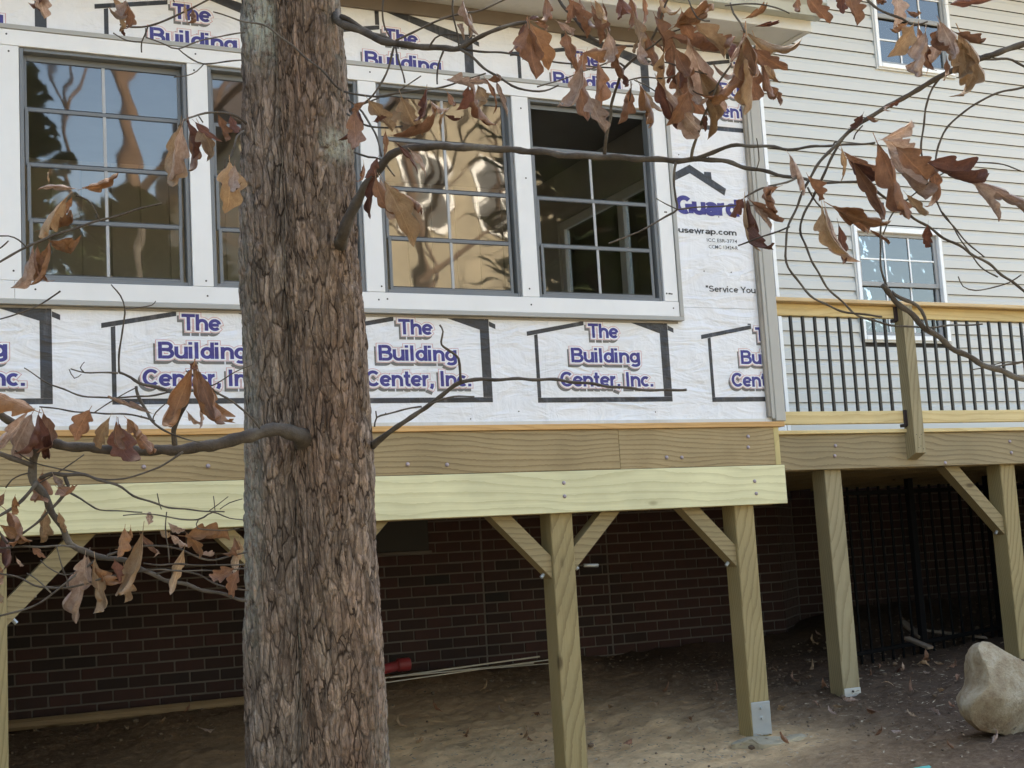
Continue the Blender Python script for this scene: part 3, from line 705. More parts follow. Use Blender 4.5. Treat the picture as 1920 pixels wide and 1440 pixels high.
bar((.902, .4375), (.941, .4215), (.941, .449), (.902, .466))
WORDS = []
for body, xa, xb, za, zb in (('The', .354, .557, .381, .467), ('Building', .231, .692, .2345, .321), ('Center, Inc.', .150, .771, .093, .180)):
    q = Print(); q.text(body, xa, xb, za, zb, 1, True); WORDS.append(q)
YP = .0312
PX = [-.023, 1.160, 2.343, 3.526, 4.708]
for x in PX:
    cl_lo = [((0, 0, 1.378), (0, 0, 1)), ((5.125, 0, 0), (1, 0, 0))]
    up_ = 2.558 if x < 4 else 2.608
    cl_up = ([((0, 0, 2.73), (0, 0, -1))] if x < 4 else [((4.52, 0, 0), (-1, 0, 0))])+[((5.125, 0, 0), (1, 0, 0)), ((0, 0, 3.13), (0, 0, 1))]
    for zz_, cl_ in ((.889, cl_lo), (up_, cl_up)):
        LG.place('printed_house_outline', x, YP, zz_, wrap, cl_)
        for q in WORDS:
            o = q.place('printed_word', x, YP, zz_, wrap, cl_)
            if o and not o.data.polygons: bpy.data.objects.remove(o)
RO = Print()
RO.poly([(4.55, 2.308), (4.558, 2.263), (4.671, 2.317), (4.776, 2.2621), (4.916, 2.189), (4.931, 2.234), (4.83, 2.2883), (4.828, 2.334), (4.777, 2.334), (4.775, 2.3178), (4.674, 2.372)], 0, 0)
clipx = [((4.532, 0, 0), (-1, 0, 0))]
RO.place('printed_roof_mark', 0, YP, 0, wrap, clipx)
for body, xa, xb, za, zb, mi, bold in (('Guard', 4.553, 5.012, 2.058, 2.168, 1, .07), ('ousewrap.com', 4.516, 4.983, 1.936, 1.972, 0, .0), ('ICC ESR-3774', 4.758, 4.982, 1.888, 1.910, 0, .004), ('CCMC 13424-R', 4.768, 4.984, 1.846, 1.868, 0, .004), ('"Service You', 4.722, 5.092, 1.572, 1.611, 0, -.03)):
    GD = Print(); GD.text(body, xa, xb, za, zb, mi, False, bold); GD.place('printed_lettering', 0, YP, 0, wrap, clipx)
for x, z in ((4.60, 2.43), (4.82, 2.43), (4.55, 1.70), (4.72, 1.70), (4.92, 1.70), (3.4, .84), (4.3, .83), (2.6, .835), (4.6, 2.86), (1.3, .83), (4.86, 2.05), (3.1, .80)):
    MB().cyl((x, .0295, z), (x, .0312, z), .004, n=6).build('staple_cap', M['nail'], wrap)

# ------------------------------------------------------------------ wooden deck at the right
DY = .45; DZ0, DZ1 = .486, .7205
DK = empty('wooden_deck', (7.0, 2.0, gz(7, 2)), 'raised timber deck with black baluster railing beside the sunroom', 'deck')
DX0, DX1 = 5.181, 15.5
MB().box(DX0, DX1, DY, DY+.038, DZ0, DZ1, .003).build('rim_board', M['rim2'], DK)
MB().box(DX0, DX1, DY+.145, DY+.183, DZ0, DZ1, .003).build('rim_board', M['rim2'], DK)
y = DY-.022; k = 0
while y < 3.5:
    MB().box(5.222, DX1, y, y+.1401, DZ1+.0015, DZ1+.0275, .003).build('deck_board', M['cedar'] if k else M['pine'], DK); y += .1405; k += 1
for x in np.arange(5.6, 11.4, .406):
    MB().box(x, x+.038, DY+.185, 3.5, DZ0, DZ1, 0).build('deck_joist', M['rim2'], DK)
def cx(px, py, Y):
    d = CR*((px-960)/FPX)-CU*((py-720)/FPX)+CF; t_ = (DCAM+Y)/d.y; return d.x*t_, d.z*t_
P_3 = post(5.86, DY+.0385, DZ1-.002, DK, M['post2'])
P_4 = post(7.42, DY+.0385, DZ1-.002, DK, M['post'])
P_5 = post(9.2, DY+.0385, DZ1-.002, DK, M['post'])
g3 = gz(5.93, DY)
b3 = base_plate(5.862, DY+.038, g3-.02, g3+.05, P_3)
MB().cyl((5.93, DY+.032, g3+.028), (5.93, DY+.024, g3+.028), .008, n=6).build('bolt', M['nail'], b3)
bz = MB(); zl = .05; poly = [(7.4195, zl-.063), (7.4195, zl+.063), (7.4195-(DZ0-.001-zl-.063), DZ0-.001), (7.4195-(DZ0-.001-zl+.063), DZ0-.001)][::-1]
b4 = bz.prism(poly, DY+.06, DY+.149).build('knee_brace', M['brace'], DK)
MB().cyl((7.39, DY+.10, zl-.035), (7.372, DY+.10, zl-.056), .011, n=6).build('bolt', M['galv'], b4)
for px, py in ((1566, 836), (1565, 855), (1772, 868), (1893, 828), (1896, 849)):
    X, Z = cx(px, py, DY); bolt(X, Z, DY, DK, .0125)
for k in range(54):  # unseen boards added past the right edge to keep the underside dark
    x_ = 7.78+.142*k
    MB().box(x_, x_+.139, DY+.042, DY+.062, gz(x_, DY)-.05, DZ0-.004, .003).build('unseen_shade_board', M['post2'], DK)
RPX = 6.543
for x0, x1 in ((5.222, RPX-.006), (RPX+.097, 8.45), (8.57, 10.4)):
    box('bottom_rail', M['pine'], DK, x0, x1, .418, .456, .786, .872, .004)
    box('top_rail', M['pine'], DK, x0, x1, .418, .456, 1.517, 1.5985, .004)
MB().box(5.222, DX1, .352, .492, 1.600, 1.6275, .004).build('rail_cap', M['cedar'], DK)
def rail_post(x):
    p = MB(); x0, x1 = x, x+.089
    yb = DY-.001
    # the bottom end is cut back on a bevel
    v = [(x0, .358, .575), (x1, .358, .575), (x1, yb, .535), (x0, yb, .535), (x0, .358, 1.599), (x1, .358, 1.599), (x1, yb, 1.599), (x0, yb, 1.599)]
    o = p.add(v, [(3, 2, 1, 0), (4, 5, 6, 7), (0, 1, 5, 4), (1, 2, 6, 5), (2, 3, 7, 6), (3, 0, 4, 7)]).build('rail_post', M['post2'], DK)
    for a, b in ((x-.030, x-.0005), (x+.0895, x+.1165)):
        for z0, z1 in ((.765, .875), (1.497, 1.598)):
            br = MB(); br.box(a, b, .405, .4175, z0, z1, .002); br.box(a, b, .4178, .4585, z0-.006, z0+.016, .002)
            br.build('rail_bracket', M['bracket'], o)
    for dx, dz in ((.02, .70), (.062, .70), (.045, .68), (.03, .61), (.07, .60), (.05, .62)):
        MB().cyl((x+dx, .3584, dz), (x+dx, .3575, dz), .0035, n=6).build('screw', M['nail'], o)
rail_post(RPX); rail_post(8.46)
bal = MB().box(-.0095, .0095, -.0095, .0095, .8725, 1.5165, .002).mesh('baluster')
for x in [5.648+.0997*k for k in range(9)]+[6.780+.1033*k for k in range(17)]+[8.66+.1033*k for k in range(17)]:
    o = link('baluster', bal, M['black_metal'], DK, (x, .437, 0))

# ------------------------------------------------------------------ main house
HS = empty('house', (9.5, 4.5, gz(9.5, 3)), 'house with light grey lap siding over a dark brick foundation', 'house')
YF, YR, XC = 3.0, 3.6, 7.2775
XR = XC+(YR-YF)
HTOP = 6.4; XE = 15.5
core = MB()
core.add([(-7, YF+.012, -1.6), (XC-.006, YF+.012, -1.6), (XR-.006, YR+.012, -1.6), (XE, YR+.012, -1.6), (XE, 12, -1.6), (-7, 12, -1.6)]+[(-7, YF+.012, .66), (XC-.006, YF+.012, .66), (XR-.006, YR+.012, .66), (XE, YR+.012, .66), (XE, 12, .66), (-7, 12, .66)],
         [(0, 1, 7, 6), (1, 2, 8, 7), (2, 3, 9, 8), (3, 4, 10, 9), (4, 5, 11, 10), (5, 0, 6, 11), (6, 7, 8, 9, 10, 11)])
found = core.build('brick_foundation', M['mortar'], HS)
# upper walls as solid pieces round the window openings
w1 = (8.915, 9.945, 1.985, 3.03)      # lower window opening x0,x1,z0,z1
w2 = (9.43, 10.36, 4.805, 5.85)
up = MB()
YW = YR+.004
up.box(-7, XC-.02, YF+.02, 11.9, .662, HTOP)
up.add([(XC-.0198, YF+.022, .662), (XR+.03, YW, .662), (XR+.03, 6, .662), (XC-.0198, 6, .662), (XC-.0198, YF+.022, HTOP), (XR+.03, YW, HTOP), (XR+.03, 6, HTOP), (XC-.0198, 6, HTOP)],
       [(0, 1, 5, 4), (1, 2, 6, 5), (2, 3, 7, 6), (3, 0, 4, 7), (4, 5, 6, 7)])
def wallbox(x0, x1, z0, z1): up.box(x0, x1, YW, YW+.12, z0, z1)
xs = XR+.031
wallbox(xs, w1[0]-.002, .662, HTOP); wallbox(w2[1]+.002, XE, .662, HTOP)
wallbox(w1[0], w2[1], .662, w1[2]); wallbox(w1[1], w2[1], w1[2], w1[3]); wallbox(w1[0], w2[1], w1[3], w2[2]); wallbox(w1[0], w2[0], w2[2], w2[3]); wallbox(w1[0], w2[1], w2[3], HTOP)
up.box(xs, XE, 6.2, 11.8, .662, HTOP); up.box(XE-.1, XE, YW+.13, 6.1, .662, HTOP)
upper = up.build('siding_wall', M['sheathing'], HS)
rfm = MB(); rfm.add([(-7.5, 2.4, 6.3), (16, 2.4, 6.3), (16, 7.5, 9.2), (-7.5, 7.5, 9.2), (16, 12.6, 6.3), (-7.5, 12.6, 6.3)], [(0, 1, 2, 3), (3, 2, 4, 5), (1, 4, 2), (5, 0, 3), (0, 5, 4, 1)])
rfm.build('roof', M['shingle'], HS)
# dutch-lap boards: one unit-long board, stretched to the run it covers
EXPO = .1372
pf_ = [(-.0222, .0), (-.0228, .006), (-.0190, .084), (-.0105, .092), (-.0075, .104), (-.0045, EXPO-.003)]
prof = pf_+[(y+.002, z) for y, z in pf_[::-1]]
n = len(prof)
bdm = MB(); bdm.add([(0, y, z) for y, z in prof]+[(1, y, z) for y, z in prof], [tuple(range(n-1, -1, -1)), tuple(range(n, 2*n))]+[(i, (i+1) % n, (i+1) % n+n, i+n) for i in range(n)])
bd = bdm.mesh('siding_board')
Z0S = .645
nb = int((HTOP-Z0S)/EXPO)
frames = [(w1[0]-.040, w1[1]+.040, w1[2]-.045, w1[3]+.065), (w2[0]-.040, w2[1]+.040, w2[2]-.045, w2[3]+.05)]
for k in range(nb):
    z = Z0S+k*EXPO; runs = [(XR+.055, XE)]
    for fx0, fx1, fz0, fz1 in frames:
        if z+EXPO > fz0+.01 and z < fz1-.01:
            nr = []
            for a, b in runs:
                if fx0 > a and fx1 < b: nr += [(a, fx0), (fx1, b)]
                else: nr.append((a, b))
            runs = nr
    for a, b in runs:
        o = link('siding_board', bd, M['siding'], upper, (a, YR, z)); o.scale = (b-a, 1, 1)
    if .76 < z < 3.3:
        o = link('siding_board', bd, M['siding'], upper, (5.17, YF, z)); o.scale = (XC-5.17, 1, 1)
    L = (XR-XC)*math.sqrt(2)
    if z < .80 or z > 2.95:
        o = link('siding_board', bd, M['siding'], upper, (XC-.01, YF-.002, z)); o.scale = (L-.02, 1, 1); o.rotation_euler = (0, 0, R(45))
MB().box(XR+.012, XR+.054, YR-.028, YR+.003, Z0S, HTOP, .003).build('inside_corner_post', M['vinyl_white'], HS)
box('starter_strip', M['vinyl_white'], HS, XR+.056, XE, YR-.02, YR+.003, .60, Z0S-.002, .002)
# patio door on the angled wall: only its white jamb shows past the sunroom corner
def ang(u, out):        # point on the angled wall: u along it, out in front of it
    s = math.sqrt(.5); return Vector((XC+u*s+out*s, YF+u*s-out*s, 0))
dr = MB()
def angbox(u0, u1, o0, o1, z0, z1):
    ps = [ang(u0, o0), ang(u1, o0), ang(u1, o1), ang(u0, o1)]
    dr.add([p+Vector((0, 0, z0)) for p in ps]+[p+Vector((0, 0, z1)) for p in ps], [(3, 2, 1, 0), (4, 5, 6, 7), (0, 1, 5, 4), (1, 2, 6, 5), (2, 3, 7, 6), (3, 0, 4, 7)])
angbox(.58, .68, .0, .045, .81, 2.93); angbox(.03, .13, .0, .045, .81, 2.93); angbox(.1305, .5795, .0, .045, 2.83, 2.93); angbox(.1305, .5795, .0, .045, .81, .93)
door = dr.build('patio_door', M['vinyl_white'], HS)
dr = MB(); angbox(.131, .579, .012, .018, .9305, 2.8295); dr.build('pane', M['glass'], door)
# double hung windows with a half screen
def hung(op, rows):
    x0, x1, z0, z1 = op
    f = MB(); yo, yi = YR-.046, YR+.05
    f.box(x0-.04, x0, yo, yi, z0-.045, z1+.05, .003); f.box(x1, x1+.04, yo, yi, z0-.045, z1+.05, .003)
    f.box(x0+.0005, x1-.0005, yo-.004, yi, z0-.045, z0, .003); f.box(x0+.0005, x1-.0005, yo, yi, z1, z1+.05, .003)
    wnd = f.build('window', M['vinyl_white'], HS)
    jc = MB(); jc.box(x0-.062, x0-.041, YR-.033, YR, z0-.066, z1+.07, .002); jc.box(x1+.041, x1+.062, YR-.033, YR, z0-.066, z1+.07, .002)
    jc.box(x0-.0405, x1+.0405, YR-.033, YR, z0-.066, z0-.0455, .002); jc.box(x0-.0405, x1+.0405, YR-.033, YR, z1+.0505, z1+.07, .002)
    jc.build('channel', M['siding'], wnd)
    zm = (z0+z1)/2-.02
    for a, b, yy, mt in ((zm, z1, YR-.006, 'sash_grey'), (z0, zm+.045, YR+.014, 'sash_grey')):
        s = MB(); t_ = .045
        s.box(x0+.001, x0+t_, yy, yy+.02, a, b, .002); s.box(x1-t_, x1-.001, yy, yy+.02, a, b, .002)
        s.box(x0+t_+.0005, x1-t_-.0005, yy+.0005, yy+.02, a, a+t_, .002); s.box(x0+t_+.0005, x1-t_-.0005, yy+.0005, yy+.02, b-t_*.8, b, .002)
        sa = s.build('sash', M[mt], wnd)
        nx = 3; wx = (x1-x0-2*t_)/nx
        hm = (a+t_+b-t_*.8)/2
        for k in range(1, nx): MB().box(x0+t_+wx*k-.008, x0+t_+wx*k+.008, yy+.006, yy+.016, a+t_, b-t_*.8, .001).build('muntin', M['vinyl_white'], wnd)
        MB().box(x0+t_, x1-t_, yy+.0066, yy+.0155, hm-.008, hm+.008, .001).build('muntin', M['vinyl_white'], wnd)
        MB().box(x0+t_, x1-t_, yy+.0172, yy+.0195, a+t_, b-t_*.8).build('pane', M['glass'], wnd)
    # blind slats drawn half way inside
    bl = MB(); zz = z0+.05
    while zz < z1-.02:
        bl.box(x0+.02, x1-.02, YR+.10, YR+.125, zz, zz+.004); zz += .045
    bl.build('blind', M['vinyl_white'], wnd)
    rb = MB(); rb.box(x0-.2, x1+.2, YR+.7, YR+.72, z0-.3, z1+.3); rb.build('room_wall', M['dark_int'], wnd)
hung(w1, 2); hung(w2, 2)

# bricks: engineer size in running bond; the 300 that show largest are single parts
CO, LB, JT = .0813, .2125, .0125
def brick_mesh(seed, L):
    r = random.Random(seed); bm = MB().box(0, L-JT, .002, .05, 0, CO-JT, .0035)
    bm.v = [(x+r.uniform(-.0016, .0016), y+r.uniform(-.001, .0012), z+r.uniform(-.0014, .0014)) for x, y, z in bm.v]
    return bm
XA, _ = cx(911, 1150, YF); XB, _ = cx(1146, 1130, YF)
cand = []      # (x along, y, z, rot, length)
def fill(xa, xb, place, z_lo, z_hi, zoff=0):
    k = 0; z = z_lo
    while z < z_hi:
        x = xa+JT/2; first = True; off = (k % 2)*LB/2
        while x < xb-.03:
            L = LB-off if first and off else LB
            if x+L > xb-JT/2: L = xb-JT/2-x+JT*.5
            first = False
            if L > .03: cand.append((place(x), z, L, place))
            x += L
        z += CO; k += 1
ZB0 = -1.115
pl_f = lambda x: (Vector((x, YF, 0)), 0.)
pl_r = lambda x: (Vector((x, YR, 0)), 0.)
pl_a = lambda u: (ang(u, 0), R(45))
fill(-.3, XA, pl_f, ZB0, .62); fill(XA, XB, pl_f, ZB0, .62); fill(XB, XC, pl_f, ZB0, .62)
fill(0, (XR-XC)*math.sqrt(2)-.004, pl_a, ZB0, .62); fill(XR+.01, 13.2, pl_r, ZB0, .62)
def score(c):
    p = c[0][0]+Vector((0, 0, c[1])); x, y, z = proj(p)
    if not (-40 < x < 1930 and 930 < y < 1440): return -1
    if 465 < x < 700: return -1
    gzp = gz(p.x, p.y)
    if c[1]+CO < gzp: return -1
    return (1/z)*(1.25 if c[0][0].y < YF+.01 else .8)*(1.0 if c[1] < -.05 else .93)
order = sorted(range(len(cand)), key=lambda i: -score(cand[i]))
variants = {}
rest = MB()
for rank, i in enumerate(order):
    (p, rot), z, L, _ = cand[i]
    if rank < 300 and score(cand[i]) > 0:
        full = abs(L-LB) < .002
        key = ('f', i % 7) if full else ('h', round(L, 2), i % 2)
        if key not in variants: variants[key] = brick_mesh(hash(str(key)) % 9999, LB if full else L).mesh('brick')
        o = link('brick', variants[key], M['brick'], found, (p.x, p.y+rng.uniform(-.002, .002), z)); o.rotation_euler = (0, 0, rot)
    elif score(cand[i]) > 0 or cand[i][0][0].x < 12:
        b_ = brick_mesh(i, L); cr, sr = math.cos(rot), math.sin(rot)
        rest.add([(p.x+x*cr-y*sr, p.y+x*sr+y*cr, z+q) for x, y, q in b_.v], b_.f)
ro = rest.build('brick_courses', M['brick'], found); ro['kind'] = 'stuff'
# black vent opening high in the foundation, with a sill
vx0, vz0 = cx(716, 1036, YF-.03); vx1, vz1 = cx(800, 975, YF-.03)
vt = MB().box(vx0-.3, vx1, YF-.05, YF-.011, vz0, vz0+.40, .003).build('foundation_vent', M['vent_black'], HS)
box('vent_sill', M['mortar'], vt, vx0-.34, vx1+.02, YF-.06, YF-.0105, vz0-.03, vz0-.002, .004)

# ------------------------------------------------------------------ oak tree in front
TD = 3.4
tb = at(592, 1440, TD); tbase = Vector((tb.x-.02, tb.y, gz(tb.x, tb.y)))
TREE = empty('oak_tree', tbase, 'twin-stemmed oak with rough brown bark standing before the sunroom', 'tree')
def itp(y, ys, xs): 
    if y <= ys[0]: return xs[0]+(y-ys[0])*(xs[1]-xs[0])/(ys[1]-ys[0])
    if y >= ys[-1]: return xs[-1]+(y-ys[-1])*(xs[-1]-xs[-2])/(ys[-1]-ys[-2])
    return float(np.interp(y, ys, xs))
EY = [0, 150, 300, 480, 640, 800, 960, 1200, 1440]
EL = [454, 453, 452, 454, 456, 457, 459, 460, 461]
ER = [638, 647, 660, 672, 689, 699, 705, 718, 731]
ES = [520, 530, 538, 545, 552, 558, 563, 570, 577]
rows = list(np.linspace(-1500, -60, 40, endpoint=False))+list(np.linspace(-60, 1500, 640, endpoint=False))+list(np.linspace(1500, 2420, 60))
NTH = 220
th = np.linspace(0, 2*np.pi, NTH, endpoint=False)+np.pi/2      # start at the back
V = np.zeros((len(rows), NTH, 3)); RG = np.zeros((len(rows), NTH)); LI = np.zeros((len(rows), NTH))
px2m = TD/FPX
TR = np.array(CR); TB = -np.array(Vector((CF.x, CF.y, 0)).normalized()); TBv = TB
ct, st_ = np.cos(th), np.sin(th)          # ct along CR, st_ away from camera
SEAM = np.zeros((len(rows), NTH)); RID = np.zeros((len(rows), NTH)); LEFT = np.zeros((len(rows), NTH)); U = np.zeros((len(rows), NTH)); VV = np.zeros((len(rows), NTH)); base = np.zeros((len(rows), NTH)); cen = []
for i, py in enumerate(rows):
    L_, R_, S_ = itp(py, EY, EL), itp(py, EY, ER), itp(py, EY, ES)
    if py > 1500: fl = (py-1500)/900; L_ -= 22*fl**2; R_ += 22*fl**2
    cxp = (L_+R_)/2
    rl = (S_-L_)/2*1.16; rr = (R_-S_)/2*1.06
    cl = (L_+rl-cxp, .10*rl); crr = (R_-rr-cxp, -.12*rr)
    def hit(c0, r0):
        b = ct*c0[0]+st_*c0[1]; cc = c0[0]**2+c0[1]**2-r0*r0; disc = b*b-cc
        return np.where(disc > 0, b+np.sqrt(np.maximum(disc, 0)), 0)
    r1, r2 = hit(cl, rl), hit(crr, rr)
    fr_m = st_ < .15; SEAM[i] = np.exp(-((r1-r2)/5.)**2)*fr_m; RID[i] = np.exp(-((r2-r1-13)/8.)**2)*fr_m; LEFT[i] = np.clip((r1-r2)/12+.5, 0, 1)
    k = 3.5; r = np.log(np.exp(np.clip(r1/k, 0, 80))+np.exp(np.clip(r2/k, 0, 80)))*k
    base[i] = r*px2m; cen.append((at(cxp, py, TD)))
    U[i] = (th-np.pi/2)*.155; VV[i] = -py*px2m
wx = .006*vnoise(U*30, VV*9, None, 21); 
b1, c1 = voro2((U+wx)/.021+.35*vnoise(U*40, VV*14, None, 4), VV/.088+.5*vnoise(U*60, VV*9, None, 6), 11)
b2, c2 = voro2((U+wx)/.0095, VV/.026+.4*vnoise(U*50, VV*30, None, 8), 12)
fiss = np.clip(b1*2.3, 0, 1)**.8; fis2 = np.clip(b2*2., 0, 1)
hgt = .0042*fiss+.0018*fis2+.0042*c1+.0022*c2+.0030*fbm(U*90, VV*38, None, 4, 31)+.009*fbm(U*7, VV*3, None, 3, 33)+.004*fbm(U*26, VV*6, None, 3, 35)
hgt = hgt-.011*SEAM*(.75+.25*vnoise(U*3, VV*9, None, 51))
RG = np.clip(.62*fiss+.38*fis2, 0, 1)*(1-.8*SEAM)
for i in range(len(rows)):
    rr_ = base[i]+hgt[i]-.006
    P = np.array(cen[i])[None, :]+np.outer(ct*rr_, TR)+np.outer(st_*rr_, -TBv)
    V[i] = P
sidel = np.clip((-ct-.80)/.2, 0, 1)*np.clip(.12+vnoise(U*3, VV*1.5, None, 41)*1.2, 0, 1)
seam = np.exp(-((ct+.13)/.10)**2)*(st_ < 0)*np.clip(.42+vnoise(U*2, VV*2.2, None, 43)*.9, 0, 1)
siden = np.clip((ct-.72)/.25, 0, 1)*np.clip(.1+vnoise(U*3, VV*1.5, None, 47)*.9, 0, 1)
ypx = np.array(rows)[:, None]+0*ct[None, :]
blob = 1.6*np.exp(-(((ypx-288)/26)**2+((ct-.80)/.16)**2))*(st_ < .2)+1.2*np.exp(-(((ypx-60)/60)**2+((ct+.75)/.25)**2))*(st_ < .2)
LI = np.clip(sidel*.8+RID*np.clip(.75+.7*vnoise(U*2, VV*3, None, 44), 0, 1)+siden*.6+blob, 0, 1)
nr = len(rows); idx = np.arange(nr*NTH).reshape(nr, NTH); nx_ = np.roll(idx, -1, 1)
F = np.stack([idx[:-1], idx[1:], nx_[1:], nx_[:-1]], -1).reshape(-1, 4)
me = bpy.data.meshes.new('trunk'); me.from_pydata(V.reshape(-1, 3).tolist(), [], F.tolist())
me.polygons.foreach_set('use_smooth', [True]*len(me.polygons))
for nm, arr in (('ridge', RG), ('lichen', LI), ('left_stem', LEFT)):
    a = me.attributes.new(nm, 'FLOAT', 'POINT'); a.data.foreach_set('value', arr.reshape(-1).astype(np.float32))
me.update()
link('trunk', me, M['bark'], TREE)

def smooth_path(pts, step=9.):
    P = [np.array(p, float) for p in pts]
    if len(P) < 3: return P
    out = []
    for i in range(len(P)-1):
        p0 = P[max(i-1, 0)]; p1 = P[i]; p2 = P[i+1]; p3 = P[min(i+2, len(P)-1)]
        n = max(2, int(np.hypot(*(p2-p1)[:2])/step))
        for k in range(n):
            t = k/n
            out.append(.5*((2*p1)+(-p0+p2)*t+(2*p0-5*p1+4*p2-p3)*t*t+(-p0+3*p1-3*p2+p3)*t**3))
    out.append(P[-1]); return out
def branch(parent, pts, d0, d1, name='branch', n=7, root=None):
    """pts: (x, y, radius) in photo pixels, d0..d1 distance from the camera along it"""
    sp = smooth_path(pts); m = len(sp); P = []; Rd = []
    j = rng.uniform(0, 50)
    for i, q in enumerate(sp):
        t = i/max(1, m-1); d = d0+(d1-d0)*t
        if root is not None:
            dpx = math.hypot(q[0]-sp[0][0], q[1]-sp[0][1]); kf = max(0., 1-dpx/34.); d += (root-d)*kf; q = np.array([q[0], q[1], q[2]*(1+.3*kf*kf)])
        wob = .0022*math.sin(i*.9+j)*min(1, q[2]/3)
        P.append(at(q[0], q[1], d)+Vector((wob, 0, wob*.7))); Rd.append(max(.0009, q[2]*d/FPX*(1+.10*math.sin(i*1.7+j))))
    return MB().tube(P, Rd, n).build(name, M['twig'], parent, True)
